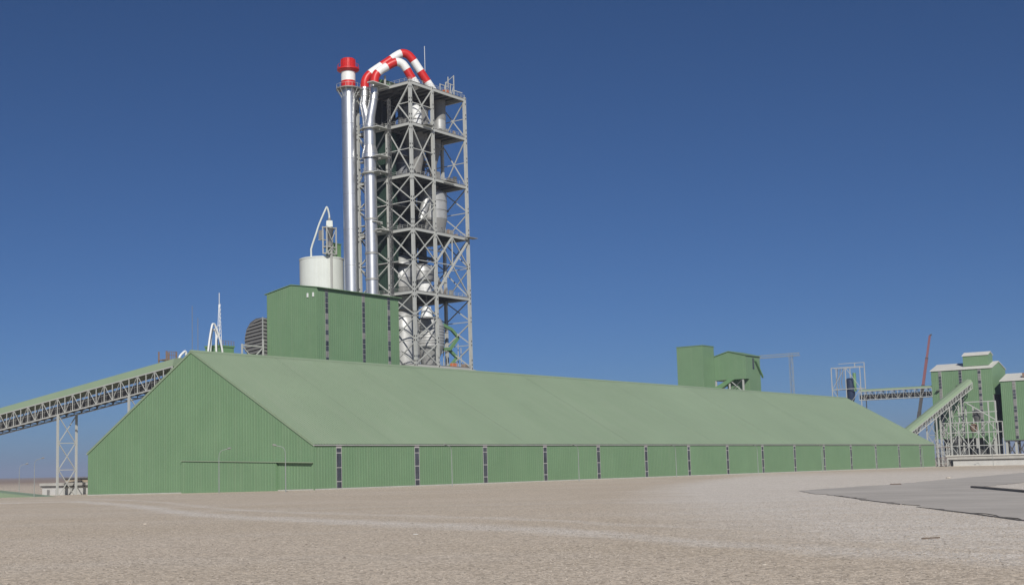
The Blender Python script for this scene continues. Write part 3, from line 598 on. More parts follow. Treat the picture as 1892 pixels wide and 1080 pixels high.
def double_duct():
    t = thing('exhaust_duct', 'bright metal duct with forked top hung beside the tower', 'duct', (136.5, 103.8, -1)); u = 136.5
    for v, m in ((106.3, 0), (102.07, 1)):
        MB().tube([(137.3, v + .1, 131.4), (137.2, v, 129.2), (137, v, 127.2), (u, v - (.1 if m == 0 else 0), 125.2), (u, 104.9 if m == 0 else 103.3, 120.6), (u, 104.3 if m == 0 else 103.7, 118)], [1.45, 1.45, 1.45, 1.45, 1.6, 1.9], 24).build('fork_leg', 'zinc', t, True)
        for z in (130.6, 128.2, 126.2): MB().lathe(137.15 if z > 127 else 136.8, v, [(1.45, z - .14), (1.62, z - .14), (1.62, z + .14), (1.45, z + .14)], 24, False).build('flange', 'band', t)
    for z0, z1, r0, r1 in ((111, 118.2, 2.0, 2.05), (108.0, 111, 2.75, 2.0), (106.6, 108, 2.8, 2.75), (86, 106.4, 2.08, 2.08), (75, 86, 2.08, 2.08), (60, 75, 2.08, 2.08), (37, 60, 2.08, 2.08)):
        MB().lathe(u, 103.8, [(r0, z0 + .03), (r1, z1 - .03)], 36).build('duct_section', 'zinc', t, True)
    for z in (116.6, 107.1, 101.8, 86, 74.6, 66, 60): MB().lathe(u, 103.8, [(2.0, z - .3), (2.3, z - .3), (2.3, z + .3), (2.0, z + .3)], 36, False).build('flange', 'band', t)
    for z in (116.6, 101.5, 59.6):
        r = MB().lathe(u, 103.8, [(2.1, z - .2), (3.3, z - .2), (3.3, z), (2.1, z)], 8, False)
        for k in range(8):
            a = 2*math.pi*k/8; b = 2*math.pi*(k+1)/8; P = lambda q, zz: (u + 3.2*math.cos(q), 103.8 + 3.2*math.sin(q), zz)
            r.bar(P(a, z), P(a, z + 1.2), .08); r.bar(P(a, z + 1.2), P(b, z + 1.2), .07)
        r.build('service_ring', 'steel', t)
double_duct()

# ------------------------------------------------------------------ silo with feed head
def silo():
    u, v, r = 136.9, 127, 7.5
    t = thing('silo', 'pale grey concrete silo behind the green block', 'silo', (u, v, -2))
    MB().lathe(u, v, [(r, -2), (r, 75.0)], 64).build('shell', 'silo', t, True)
    MB().lathe(u, v, [(r - .1, 74.9), (r + .12, 75.0), (r + .12, 75.5), (r - .6, 75.6)], 64).build('rim', 'silo', t, True)
silo()
def silo_head():
    u0, u1, v0, v1, z0, z1 = 131.4, 136.0, 119.2, 121.0, 76.2, 85.0
    t = thing('feed_station', 'pale steel feed frame with hopper in front of the silo top', 'feeder', (133.7, 120, 75))
    for u in (u0, u1):
        for v in (v0, v1): bar('post', (u, v, z0), (u, v, z1 + .4), .36, 'steel', t)
    for z in (z0, 78.4, z1):
        for a, b in (((u0, v0), (u1, v0)), ((u0, v1), (u1, v1)), ((u0, v0), (u0, v1)), ((u1, v0), (u1, v1))): bar('beam', (*a, z), (*b, z), .34, 'steel', t)
    um = (u0 + u1) / 2; vm = (v0 + v1) / 2
    for q in (u0, u1): bar('brace', (q, v0, z0), (um, v0, 78.2), .3, 'steel', t); bar('brace', (q, v0, z1 - .3), (um, v0, 80.8), .2, 'steel', t)
    box('floor', u0 + .2, v0 + .2, 78.1, u1 - .2, v1 - .2, 78.3, 'dsteel', t); box('top_plate', u0 + .2, v0 + .2, z1 - .3, u1 - .2, v1 - .2, z1 - .1, 'dsteel', t)
    MB().lathe(um, vm, [(.4, 80.4), (.5, 81), (1.5, z1 - .35)], 20).build('funnel', 'dsteel', t); MB().lathe(um, vm, [(.55, 78.4), (.7, 79.8), (.9, 80.4)], 16).build('spout', 'msteel', t)
    MB().lathe(um, vm, [(1.55, z1 + .25), (1.45, 87.2), (1.3, 87.4)], 4).build('hopper_box', 'silo', t)
    MB().lathe(um, vm, [(.5, 87.4), (.5, 88.4)], 14).build('collar', 'msteel', t)
    MB().tube(smooth_path([(um, vm, 88.2), (um, vm, 89.4), (um - .5, vm, 91), (um - 1.0, vm + .1, 92.0), (um - 1.4, vm + .4, 91.2), (um - 2.6, vm + 2.2, 86.4), (um - 3.2, vm + 3.2, 83)], 4), .3, 10).build('swan_neck', 'silo', t, True)
    MB().tube([(um - 3.2, vm + 3.2, 83), (um - 3.6, vm + 4.6, 79.4), (um - 3.6, vm + 5.2, 78), (um - 3.6, vm + 5.2, 75.5)], .32, 10).build('drop_pipe', 'silo', t, True)
    box('catwalk', u0 - .6, v1, 80.9, u0 + 2, v1 + 1.6, 81.1, 'steel', t); box('side_panel', u0 - .4, v1 + .2, 81.3, u0 + .3, v1 + 1.6, 84.2, 'msteel', t)
    bar('outlet_pipe', (um, v0 + .2, 50), (um, v0 + .2, 77.6), .62, 'steel', t)
    return t
silo_head()
gb = thing('transfer_cabin', 'green cabin between the silo top and the chimney', 'cabin', (139, 124, 75.6))
box('wall', 137.6, 122.6, 75.65, 142, 125.6, 80.6, 'green', gb); box('roof', 137.4, 122.4, 80.6, 142.2, 125.8, 80.85, 'green', gb); box('duct', 135.6, 122.9, 79.0, 140.5, 123.3, 79.6, 'dsteel', gb)

# ------------------------------------------------------------------ small plant behind the hall ridge, left
def ribbed_elbow():
    t = thing('ribbed_duct', 'grey ribbed bulging duct beside the green block', 'duct', (84, 102, 34))
    prof = [(99, 48.9), (101.8, 48.9), (104.2, 47.9), (105.9, 46), (106.6, 43.6), (106.6, 41), (105.7, 38.5), (103.8, 36.2), (101, 34.6), (99, 34.2)]
    MB().prism([(82, v, z) for v, z in prof], (5.5, 0, 0)).build('casing', 'dsteel', t)
    for k in range(13):
        zt = 48.6 - 1.05 * k; lim = [100.8]
        for (a, za), (b, zb) in zip(prof, prof[1:]):
            if (za - zt) * (zb - zt) <= 0 and za != zb: lim.append(a + (zt - za) * (b - a) / (zb - za))
        bar('rib', (81.9, 98.9, zt), (81.9, max(lim) - .1, zt - .75), .5, 'msteel', t, .3); bar('rib', (81.9, 98.9, zt), (87.4, 98.9, zt - .5), .3, 'msteel', t, .5)
    bar('seam_post', (81.8, 98.8, 34.2), (81.8, 98.8, 49), .28, 'silver', t)
    f = thing('duct_trestle', 'pale steel trestle carrying the ribbed grey duct', 'trestle', (73, 98, 0))
    for u in (73, 81.3): bar('post', (u, 98.2, -1), (u, 98.2, 42.4 if u > 75 else 40.6), .4, 'steel', f)
    bar('beam', (73, 98.2, 40.2), (81.3, 98.2, 40.2), .32, 'steel', f)
    bar('brace', (73, 98.2, 33), (81.3, 98.2, 40), .26, 'steel', f); bar('brace', (81.3, 98.2, 33), (73, 98.2, 40), .26, 'steel', f); bar('brace', (81.5, 98.4, 40), (81.9, 106, 33), .26, 'steel', f); bar('brace', (81.5, 106, 40), (81.9, 98.4, 33), .26, 'steel', f)
ribbed_elbow()
gb2 = thing('dust_bin', 'small green steel bin with rails behind the hall ridge', 'bin', (59, 90, 0))
box('shell', 56.3, 90, -1, 62.3, 95, 38.2, 'green', gb2); box('lid', 56.1, 89.8, 38.2, 62.5, 95.2, 38.7, 'green', gb2)
rl = MB()
for k in range(7): rl.bar((56.2 + k, 89.9, 38.7), (56.2 + k, 89.9, 39.9), .09)
rl.bar((56.2, 89.9, 39.9), (62.4, 89.9, 39.9), .09); rl.bar((56.2, 89.9, 39.3), (62.4, 89.9, 39.3), .07); rl.build('railing', 'rust', gb2)
lm = thing('lattice_mast', 'slender white lattice mast rising above the small green bin', 'mast', (57.9, 91, 38.7))
for du in (-.45, .45):
    for dv in (-.45, .45): bar('chord', (57.9 + du, 91 + dv, 38.7), (57.9 + du*.2, 91 + dv*.2, 50), .12, 'white', lm)
bar('spike', (57.9, 91, 50), (57.9, 91, 53.2), .14, 'white', lm); bar('stay', (56, 91, 43), (57.7, 91, 44.2), .12, 'white', lm)
lc = MB()
for k in range(9): w = .45 * (1 - k / 12); lc.bar((57.9 - w, 90.6, 38.9 + 1.25*k), (57.9 + w*.9, 90.6, 40.1 + 1.25*k), .08)
tag(lc.build('lacing', 'white', lm), None, None, kind='stuff')
for k, (a, b, c, lab) in enumerate((((50.6, 30), (53.1, 44.0), (56.8, 30), 'outermost white swan neck pipe behind the hall ridge'), ((52.2, 30), (54.0, 42.6), (55.6, 30), 'inner white swan neck pipe nested under the larger one'))):
    o = MB().tube(smooth_path([(a[0], 88 + k, a[1]), (a[0] + .6, 88 + k, 37), (b[0] - .7, 88 + k, b[1] - 1), (b[0], 88 + k, b[1]), (b[0] + .9, 88 + k, b[1] - 1), (c[0] - .7, 88 + k, 37.5), (c[0], 88 + k, c[1])], 5), .27, 10).build('swan_neck_pipe', 'white', None, True); tag(o, lab, 'pipe', 'white swan neck pipes')
for (u, z, lab) in ((47.3, 48.6, 'taller faint grey wire mast above the hall apex'), (49.3, 45.5, 'shorter faint grey wire mast above the hall apex')):
    tag(MB().bar((u, 90, 20), (u, 90, z), .1).build('wire_mast', 'msteel'), lab, 'mast')
hp = thing('head_frame', 'rusty railed head frame at the upper end of the conveyor gallery', 'frame', (38, 84, 0))
for u, v in ((33.5, 84), (36.8, 84), (33.5, 87), (36.8, 87)): bar('post', (u, v, -2), (u, v, 35.3), .3, 'rust', hp)
box('platform', 33.3, 83.8, 33, 37, 87.2, 33.25, 'rust', hp)
for z in (34.3, 35.2): bar('rail', (33.5, 84, z), (36.8, 84, z), .12, 'rust', hp)
for k in range(5): bar('rail', (33.9 + .6*k, 84, 33.2), (33.9 + .6*k, 84, 35.2), .1, 'rust', hp)
tag(MB().tube(smooth_path([(35.6, 82, 30), (36, 82, 33.4), (37.2, 82, 34.8), (38.2, 82, 35.2), (38.4, 82, 33), (38.4, 82, 30)], 4), .3, 10).build('swan_neck_pipe', 'white', None, True), 'small bent white pipe above the end of the conveyor gallery', 'pipe', 'white swan neck pipes')

# ------------------------------------------------------------------ inclined conveyor galleries
def gallery(name, label, p, q, width, side, wall_h, truss_h, n, supports=(), belt=True, roofmat='roof'):
    """p, q: lower and upper end of the visible roof top edge; side = horizontal unit vector away from the viewer's side"""
    p = Vector(p); q = Vector(q); S = Vector(side) * width; dn = Vector((0, 0, -1))
    t = thing(name, label, 'conveyor', (p.x, p.y, gz(p.x, p.y)))
    d = (q - p)
    def at(f, h=0, s=0.0): return p + d * f + dn * h + S * s
    MB().add([at(0, wall_h), at(0, 0, .12), at(0, -.35, .5), at(0, 0, .88), at(0, wall_h, 1), at(1, wall_h), at(1, 0, .12), at(1, -.35, .5), at(1, 0, .88), at(1, wall_h, 1)],
             [(0, 1, 6, 5), (1, 2, 7, 6), (2, 3, 8, 7), (3, 4, 9, 8), (0, 5, 9, 4), (0, 4, 3, 2, 1), (5, 6, 7, 8, 9)]).build('roof', roofmat, t)
    Ht = wall_h + truss_h
    for s in (0, 1):
        bar('chord', at(0, wall_h + .15, s), at(1, wall_h + .15, s), .28, 'steel', t); bar('chord', at(0, Ht, s), at(1, Ht, s), .3, 'steel', t)
        for k in range(n + 1):
            f = k / n; bar('truss_post', at(f, wall_h, s), at(f, Ht, s), .18, 'msteel' if s else 'steel', t)  # far-side members darker grey: shade under the roof put into the colour
            if k < n: bar('truss_brace', at(f, Ht if k % 2 else wall_h, s), at(f + 1 / n, wall_h if k % 2 else Ht, s), .13, 'msteel' if s else 'steel', t)
    for k in range(n + 1): bar('cross_beam', at(k / n, Ht - .1, 0), at(k / n, Ht - .1, 1), .2, 'msteel', t)
    if belt:
        h0, h1 = wall_h + truss_h * .42, wall_h + truss_h * .9
        MB().add([at(0, h0, .25), at(0, h0, .75), at(1, h0, .75), at(1, h0, .25), at(0, h1, .25), at(0, h1, .75), at(1, h1, .75), at(1, h1, .25)],
                 [(0, 1, 2, 3), (4, 7, 6, 5), (0, 3, 7, 4), (1, 5, 6, 2), (0, 4, 5, 1), (3, 2, 6, 7)]).build('belt', 'belt', t)
        for k in range(n * 2):
            f = (k + .5) / (n * 2); bar('idler_stand', at(f, h0 - .1, .22), at(f, Ht - .1, .22), .14, 'msteel', t)
    for hr in (.35, .6): bar('handrail', at(0, wall_h + truss_h * hr, .08), at(1, wall_h + truss_h * hr, .08), .1, 'msteel', t)
    for f, b in supports:
        for s, du in ((-.02, -.35), (1.02, .35)):
            a = at(f, Ht, s); e = a.copy() + Vector(side) * du; e.z = b; bar('trestle_leg', a, e, .5, 'steel', t)
        a, c = at(f, Ht, 0), at(f, Ht, 1); zt = a.z; nseg = max(2, int((zt - b) / 6)); hs = [(zt - .5) + (b + .6 - zt) * k / nseg for k in range(nseg + 1)]
        X_ = lambda s, z: (a if s == 0 else c) * 1.0 - Vector((0, 0, (a if s == 0 else c).z - z))
        for k, (z0, z1) in enumerate(zip(hs, hs[1:])):
            bar('trestle_brace', X_(0, z0), X_(1, z1), .2, 'steel', t); bar('trestle_brace', X_(1, z0), X_(0, z1), .2, 'steel', t); bar('trestle_strut', X_(0, z1), X_(1, z1), .2, 'steel', t)
    return t
p0 = Vector((26.6, 148.2, 23.6)); p1 = Vector((26.6, 73.5, 32.3)); dd = (p0 - p1) / 74.7
gallery('conveyor_gallery', 'long green roofed conveyor gallery climbing to the hall on steel trestles', p1 + dd * 155, p1, 5.4, (1, 0, 0), 1.9, 4.5, 46,
        [(1 - (120 - 73.5) / 155, -1.5), (1 - (90 - 73.5) / 155, -1.5)])
lg = thing('tunnel_roof', 'low green roof of a buried conveyor sloping into the ground', 'conveyor', (0, 95, -1))
MB().prism([(-2, 80, -2.6), (-2, 80, -1.1), (-2, 125, 1.9), (-2, 125, .9)], (5, 0, 0)).build('roof', 'roof', lg)
box('side_wall', -1.6, 84, -4, 2.6, 125, -1.0, 'dsteel', lg)
lb = thing('office_block', 'low whitewashed shed with dark eave behind the trestle', 'building', (34, 128, -1.5))
box('wall', 33.8, 128, -3, 58, 137.6, 1.1, 'wwall', lb); box('eave', 33.5, 127.6, 1.1, 58.4, 138, 1.45, 'dsteel', lb); box('roof', 33.3, 127.4, 1.45, 58.6, 138.2, 2.2, 'conc', lb)
for k in range(3): box('window', 43.6 + 4 * k, 127.95, -.4, 46.2 + 4 * k, 127.99, .8, 'glass', lb)
for k in range(2): box('door', 33.7, 130 + 4 * k, -3, 33.78, 131.2 + 4 * k, .4, 'msteel', lb)
lb2 = thing('tan_block', 'tan flat roofed block behind the low whitewashed shed', 'building', (58, 152, -1.5))
box('wall', 57.4, 152, -3, 78, 160, 3.1, 'tan', lb2); box('roof', 57.1, 151.7, 3.1, 78.3, 160.3, 3.5, 'dsteel', lb2)

# ------------------------------------------------------------------ street lamps
def lamp(u, v, h, ang, label, group, arm=2.2):
    z = gz(u, v); t = thing('street_lamp', label, 'street lamp', (u, v, z), group); c, s = math.cos(ang), math.sin(ang)
    P = lambda r, zz: (u + c * r, v + s * r, z + zz)
    MB().tube([P(0, -.3), P(0, h * .5), P(0, h - 1.6)], [.1, .08, .065], 8).build('pole', 'lamp', t, True)
    MB().tube(smooth_path([P(0, h - 1.6), P(.12, h - .9), P(.55, h - .35), P(arm * .75, h - .08)], 4), .055, 8).build('arm', 'lamp', t, True)
    MB().tube([P(arm * .7, h - .1), P(arm * .8, h), P(arm, h + .08), P(arm * 1.06, h + .08)], [.06, .17, .16, .06], 8).build('lamp_head', 'msteel', t, True)
AR = math.atan2(-.775, .632)
lamp(-16, 9.4, 8.3, AR, 'lamp post before the gable with its arm bent towards the corner', 'lamp posts around the hall')
lamp(-16, -8.3, 8.4, AR + math.pi, 'lamp post by the hall corner with its arm bent towards the gable', 'lamp posts around the hall')
for u, w_ in zip((28, 76, 123, 172, 219, 266, 314), ('second and third', 'fourth and fifth', 'sixth and seventh', 'eighth and ninth', 'tenth and eleventh', 'twelfth and thirteenth', 'fourteenth and fifteenth')):
    lamp(u, -12, 8.4, math.pi, 'lamp post between the %s window strips counted from the gable' % w_, 'lamp posts along the long wall')
lamp(-2, 89, 9.0, AR, 'lamp post standing free on the desert side beside the trestle', 'lamp posts around the hall')
lamp(40, 190, 9, AR, 'far small lamp post beyond the low shed', 'far lamp posts'); lamp(28, 150, 9, AR + math.pi, 'lamp post in front of the whitewashed shed', 'far lamp posts')
lamp(20, 128, 8.6, AR + .3, 'lamp post seen between the trestle legs', 'far lamp posts')
lamp(386, -16.6, 10, math.pi, 'lamp post in front of the low flat roofed building', 'lamp posts around the hall')

# ------------------------------------------------------------------ crusher building far behind the hall
cb = thing('crusher_tower', 'plain tall green block behind the far half of the hall', 'building', (380, 110, -2))
MB().box(380, 109.6, -2, 391.5, 123.4, 58.9).build('wall', 'wall', cb); MB().box(379.8, 109.4, 58.9, 391.7, 123.6, 59.2).build('roof', 'wall', cb)
cb2 = thing('crusher_house', 'green gabled house on legs next to the plain tall block', 'building', (392, 94, -2))
MB().prism([(391.7, 93.5, 42.7), (391.7, 93.5, 53.8), (391.7, 102.1, 56.0), (391.7, 112, 53.4), (391.7, 112, 42.7)], (15.6, 0, 0)).build('wall', 'wall', cb2)
MB().prism([(391.3, 92.9, 53.7), (391.3, 102.1, 56.1), (391.3, 112, 53.5), (391.3, 112, 53.8), (391.3, 102.1, 56.45), (391.3, 92.9, 54.05)], (16.4, 0, 0)).build('roof', 'wall', cb2)
box('lower_wall', 395, 93.45, 34, 407.2, 105, 42.7, 'wall', cb2); box('window', 399, 93.38, 47.5, 400.6, 93.48, 52.8, 'glass', cb2)
MB().prism([(401, 93.2, 51.4), (408.2, 93.2, 43.6), (408.2, 93.2, 44.6), (401, 93.2, 52.4)], (0, -.8, 0)).build('chute', 'green', cb2)
for v in (95.5, 102.5, 109.5): bar('leg', (392.3, v, -2), (392.3, v, 42.7), .7, 'steel', cb2)
MB().prism([(391.2, 111.5, 38.6), (391.2, 103.2, 42.7), (391.2, 99.6, 42.7), (391.2, 110.5, 36.4)], (3, 0, 0)).build('feed_chute', 'green', cb2)
bar('brace', (392, 102.5, 36.6), (392, 95.5, 42.7), .35, 'dsteel', cb2); bar('brace', (392, 95.5, 36.6), (392, 102.5, 42.7), .35, 'steel', cb2)
tc_ = thing('tower_crane', 'pale lattice tower crane far behind the green house', 'crane', (520, 126, -3))
for du in (-.8, .8):
    for dv in (-.8, .8): bar('mast_chord', (520 + du, 126.3 + dv, -3), (520 + du, 126.3 + dv, 63.5), .17, 'lamp', tc_)
for v, z in ((-1, 62.4), (1, 62.4), (0, 63.9)):
    bar('jib_chord', (520 + v * .6, 121, z), (520 + v * .6, 146, z), .3, 'lamp', tc_)
lc = MB()
for k in range(24): z = 2.0 + 2.5 * k; s = 1 if k % 2 else -1; lc.bar((519.2, 126.3 - .8 * s, z), (519.2, 126.3 + .8 * s, z + 2.5), .15); lc.bar((519.2 , 125.5, z), (520.8, 125.5, z + 2.5), .13)
for k in range(14): v = 121 + 1.8 * k; lc.bar((519.6, v, 62.4), (520, v + .9, 63.9), .13); lc.bar((520, v + .9, 63.9), (519.6, v + 1.8, 62.4), .13)
tag(lc.build('lacing', 'lamp', tc_), None, None, kind='stuff')

# ------------------------------------------------------------------ mill buildings at the far end
def rack(name, label, u0, u1, vs_, zs, mt, w=.4, cat='frame', skip=()):
    t = thing(name, label, cat, (u0, vs_[0], 0))
    for u in (u0, u1):
        for v in vs_: bar('column', (u, v, -1), (u, v, zs[-1]), w, mt, t)
        for i, z in enumerate(zs):
            for a, b in zip(vs_, vs_[1:]): bar('beam', (u, a, z), (u, b, z), w * .8, mt, t)
    for v in vs_:
        for z in zs: bar('beam', (u0, v, z), (u1, v, z), w * .8, mt, t)
    for i, (z0, z1) in enumerate(zip(zs, zs[1:])):
        for j, (a, b) in enumerate(zip(vs_, vs_[1:])):
            if (i + j) % 2 == 0: bar('brace', (u0, a, z0), (u0, b, z1), w * .6, mt, t)
            else: bar('brace', (u0, b, z0), (u0, a, z1), w * .6, mt, t)
    return t
dt = rack('drive_tower', 'open white steel tower holding a blue drum past the roof end', 430, 436, [53.4, 60.5, 67.4], [20, 28, 37.2, 47.6], 'steel', .34, 'tower')
for v in (53.4, 58): bar('post', (436, v, 47.6), (436, v, 49.8), .3, 'steel', dt)
bar('beam', (436, 53.4, 49.8), (436, 66, 49.8), .25, 'steel', dt)
dr = thing('drive_drum', 'dark blue drum standing on the open white steel tower', 'drum', (433, 58, 37.5))
MB().lathe(433, 59.6, [(1.0, 30), (1.9, 33), (2.2, 37), (2.2, 41.6), (1.2, 42.4)], 18).build('shell', 'blue', dr, True); MB().lathe(433, 57.4, [(.8, 36), (.8, 44.8)], 14).build('stack', 'green', dr, True)
for k in range(3): MB().tube(smooth_path([(431, 62 + k*1.3, 47), (431, 62.3 + k*1.3, 44), (431, 63 + k*1.3, 40.5), (431, 62.6 + k*1.3, 37.6)], 3), .16, 6).build('hose', 'msteel', dr)
gallery('conveyor_bridge', 'level conveyor bridge between the open tower and the mill building', (430, 54.5, 36.3), (430, 20.4, 36.3), 3.2, (1, 0, 0), .6, 4.2, 13, (), True, 'roof')
bm_ = thing('mobile_crane', 'mobile crane boom raised behind the conveyor bridge', 'crane', (480, 45, 0))
B0 = Vector((480, 46.9, 8)); B1 = Vector((480, 35.76, 64.2))
for f0, f1, w, m in ((0, .33, 1.5, 'dsteel'), (.33, .56, 1.3, 'dsteel'), (.56, .8, 1.1, 'boom'), (.8, 1, .85, 'boom')): bar('boom_section', B0.lerp(B1, f0), B0.lerp(B1, f1), w, m, bm_)
for f in (.56, .8): bar('boom_collar', B0.lerp(B1, f - .006), B0.lerp(B1, f + .006), 1.7 - f * .6, 'dsteel', bm_)
bar('boom_tip', B1, B1 + Vector((0, -.9, .3)), .7, 'dsteel', bm_); box('carrier', 476, 42, .6, 484, 52, 3.4, 'yellow', bm_); box('cab', 477, 44, 3.4, 480, 49, 8, 'yellow', bm_)
for v in (43, 46, 49, 51): MB().tube([(475.7, v, .2), (476.4, v, .2)], .7, 14).build('wheel', 'belt', bm_)

def strips(t, u, vs_, w, z0, z1, h, seed):
    r = random.Random(seed)
    for v in vs_:
        s = MB().box(u - .12, v - w/2, z0, u - .02, v + w/2, z1).build('window_strip', 'frame', t); z = z0 + .1
        while z < z1 - .6: box('pane', u - .18, v - w/2 + .1, z, u - .13, v + w/2 - .1, min(z + h - .15, z1 - .1), 'glass' if r.random() > .4 else 'msteel', s); z += h
mb_ = thing('mill_building', 'green mill building with white roof and small roof monitor', 'building', (430, 20, -1))
V0, V1, U0, U1 = -6.4, 20.4, 430, 451; Um = (U0 + U1) / 2
ribbed((U0, V0), (0, 1), (-1, 0), V1 - V0, 12, 43).build('front_wall', 'wall', mb_)
ribbed((U1, V0), (0, 1), (1, 0), V1 - V0, 12, 43).build('rear_wall', 'wall', mb_)
zt = lambda s_: 43 + 3.2 * (1 - abs(s_ - (U1-U0)/2) / ((U1-U0)/2))
ribbed((U0, V0), (1, 0), (0, -1), U1 - U0, 31.3, zt, brk=((U1-U0)/2,)).build('end_wall', 'wall', mb_)
ribbed((U0, V1), (1, 0), (0, 1), U1 - U0, 12, zt, brk=((U1-U0)/2,)).build('end_wall', 'wall', mb_)
MB().prism([(U0 - .5, V0 - .3, 42.95), (Um, V0 - .3, 46.25), (U1 + .5, V0 - .3, 42.95), (U1 + .5, V0 - .3, 43.25), (Um, V0 - .3, 46.6), (U0 - .5, V0 - .3, 43.25)], (0, V1 - V0 + .6, 0)).build('roof', 'wroof', mb_)
mo = MB().prism([(433.2, -4.2, 44.6), (433.2, -4.2, 49.2), (436.7, -4.2, 50.6), (440.2, -4.2, 49.2), (440.2, -4.2, 44.6)], (0, 11, 0)).build('roof_monitor', 'wall', mb_)
MB().prism([(432.8, -4.5, 49.15), (436.7, -4.5, 50.7), (440.6, -4.5, 49.15), (440.6, -4.5, 49.4), (436.7, -4.5, 51.0), (432.8, -4.5, 49.4)], (0, 11.6, 0)).build('monitor_roof', 'wroof', mo)
strips(mb_, U0, [16.4, 7.4, -.9], 1.35, 13, 42.9, 1.45, 4)
for v, z in ((18.2, 34.3), (9.2, 36.1)): MB().prism([(429.7, v, z), (428.4, v, z - .5), (429.7, v, z - .6)], (0, -1.4, 0)).build('wall_hood', 'dsteel', mb_); 
for u in (U0 + .5, U1 - .5):
    for v in (V0 + .5, 2, 11, V1 - .5): bar('leg', (u, v, -1), (u, v, 31 if v < 0 else 12), .9, 'steel', mb_)
box('bay_shade_box', U0 + 6, V0 + 3, 3, U1 - 1, V1 - 2, 36, 'dsteel', mb_)  # dark box added to stand for the shade inside the open bay
mb2 = thing('mill_building', 'second green mill building with white roof raised on legs', 'building', (430, -10, -1))
V0, V1 = -45, -9.9
ribbed((U0 - 1, V0), (0, 1), (-1, 0), V1 - V0, 10.6, 36.6).build('front_wall', 'wall', mb2); ribbed((U1, V0), (0, 1), (1, 0), V1 - V0, 10.6, 36.6).build('rear_wall', 'wall', mb2)
for v, n in ((V0, -1), (V1, 1)): ribbed((U0 - 1, v), (1, 0), (0, n), U1 - U0 + 1, 10.6, lambda s_: 36.6 + 3.4 * (1 - abs(s_ - 11) / 11), brk=(11,)).build('end_wall', 'wall', mb2)
Um = U0 + 10
MB().prism([(U0 - 1.5, V0, 36.6), (Um, V0, 40.1), (U1 + .5, V0, 36.6), (U1 + .5, V0, 36.9), (Um, V0, 40.5), (U0 - 1.5, V0, 36.9)], (0, V1 - V0 + .3, 0)).build('roof', 'wroof', mb2)
box('roof_hatch', 431.5, -24, 38.2, 434, -18.6, 40, 'rust', mb2)
box('floor', U0 - 1, V0, 10.2, U1, V1, 10.58, 'dsteel', mb2)
strips(mb2, U0 - 1, [-15.5, -28], 1.35, 11, 36.4, 1.45, 9)
for v in (-10.6, -14.5, -18.5, -28, -38):
    for u in (U0, U1 - 1): bar('leg', (u, v, -1), (u, v, 10.3), .9, 'steel', mb2)
for a, b in ((-10.6, -14.5), (-14.5, -18.5), (-18.5, -28)): bar('brace', (U0, a, 3), (U0, b, 10), .4, 'dsteel', mb2); bar('brace', (U0 + .4, b, 3), (U0 + .4, a, 10), .4, 'dsteel', mb2)
gallery('conveyor_gallery', 'steep green roofed conveyor rising in front of the white roofed mill building', (371, 13.0, 14.2), (426, 1.2, 38.0), 4.2, (.21, .978, 0), 1.2, 2.6, 26,
        [(.42, 0), (.62, 0), (.8, 0)], True, 'roof')
sf = rack('support_rack', 'crowded pale steel rack beneath the steep conveyor', 408, 415, [-13.4, -9.6, -5.2, -.8, 3, 6.6, 10.2], [3.5, 8.5, 14.2, 18.6], 'steel', .36)
for v in (-13, -10): bar('column', (408, v, 18), (408, v, 27.4), .45, 'steel', sf)
for v in (-3, 0, 3): bar('column', (410, v, 18), (410, v, 26), .45, 'steel', sf)
bar('beam', (408, -13, 27.3), (408, 0, 27.3), .4, 'steel', sf); bar('brace', (408, -13, 19), (408, -1, 27), .4, 'steel', sf); bar('beam', (408, -13.4, 22.8), (408, 3, 22.8), .35, 'steel', sf)
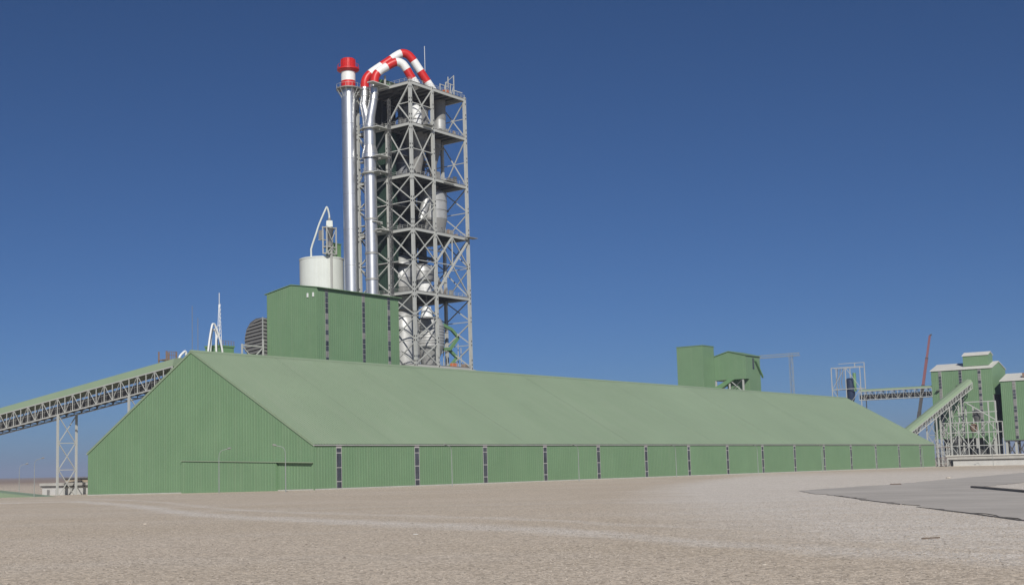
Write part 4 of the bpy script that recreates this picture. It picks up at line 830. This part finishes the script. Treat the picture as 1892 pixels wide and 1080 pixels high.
for (v, z, h, m, nm, lab) in ((-4, 18.8, 5.2, 'dsteel', 'motor_unit', 'dark upright motor unit on the pale steel rack'), (-8.5, 8.7, 4, 'green', 'hopper', 'green hopper inside the pale steel rack'), (4.5, 8.7, 4.2, 'msteel', 'hopper', 'grey hopper inside the pale steel rack'), (-3.5, 3.7, 3.6, 'dsteel', 'mill_drum', 'dark drum low in the pale steel rack'), (-2.6, 14.4, 3.6, 'rust', 'gear_unit', 'rusty gear unit in the middle of the pale steel rack')):
    x = thing(nm, lab, 'machine', (411, v, z)); MB().lathe(411, v, [(1.0, z), (1.7, z + h * .35), (1.7, z + h * .8), (.7, z + h)], 12).build('shell', m, x, True); box('foot', 409.8, v - 1.2, z - .25, 412.2, v + 1.2, z, 'steel', x)
sp = thing('stair_tower', 'small pale stair frame at the far end of the hall', 'stair', (395, 6, 0))
for v in (4.2, 8): 
    for u in (394, 397): bar('post', (u, v, -1), (u, v, 9.5), .35, 'steel', sp)
for k, z in enumerate((1.2, 3.4, 5.6, 7.8)): box('landing', 393.8, 4, z, 397.2, 8.2, z + .2, 'rust' if k % 2 else 'steel', sp); bar('flight', (394, 4.4, z + .2), (394, 7.8, z + 2.2), .5, 'msteel', sp, .2)
lw = thing('workshop', 'long low white walled workshop with thick flat roof', 'building', (395, -10, 0))
box('wall', 395, -60, -1, 404, 2.2, 2.6, 'wwall', lw); box('fascia', 394.2, -60.6, 2.6, 405, 4.4, 4.0, 'conc', lw); box('roof', 393.8, -61, 4.0, 405.4, 4.8, 4.5, 'wroof', lw); box('eave_shadow_strip', 394.6, -60.3, 2.35, 394.9, 4.0, 2.6, 'dsteel', lw)  # dark strip below the fascia stands in for the eave's shadow
box('plinth', 394.4, -18, -.3, 394.9, 2.0, .15, 'wroof', lw)

# ------------------------------------------------------------------ desert air
hz = MB().box(-33000, -33000, -3.5, 33000, 33000, 158).build('haze', 'white'); hz.data.materials.clear()
hm_ = bpy.data.materials.new('desert_haze'); hm_.use_nodes = True; hn = hm_.node_tree.nodes; hn.remove(hn['Principled BSDF'])
pv = hn.new('ShaderNodeVolumePrincipled'); pv.inputs['Color'].default_value = (.58, .68, .90, 1); pv.inputs['Density'].default_value = .00009; pv.inputs['Anisotropy'].default_value = 0
hm_.node_tree.links.new(pv.outputs[0], hn['Material Output'].inputs['Volume']); hz.data.materials.append(hm_); tag(hz, 'thin pale desert haze in the air', 'haze', kind='stuff')
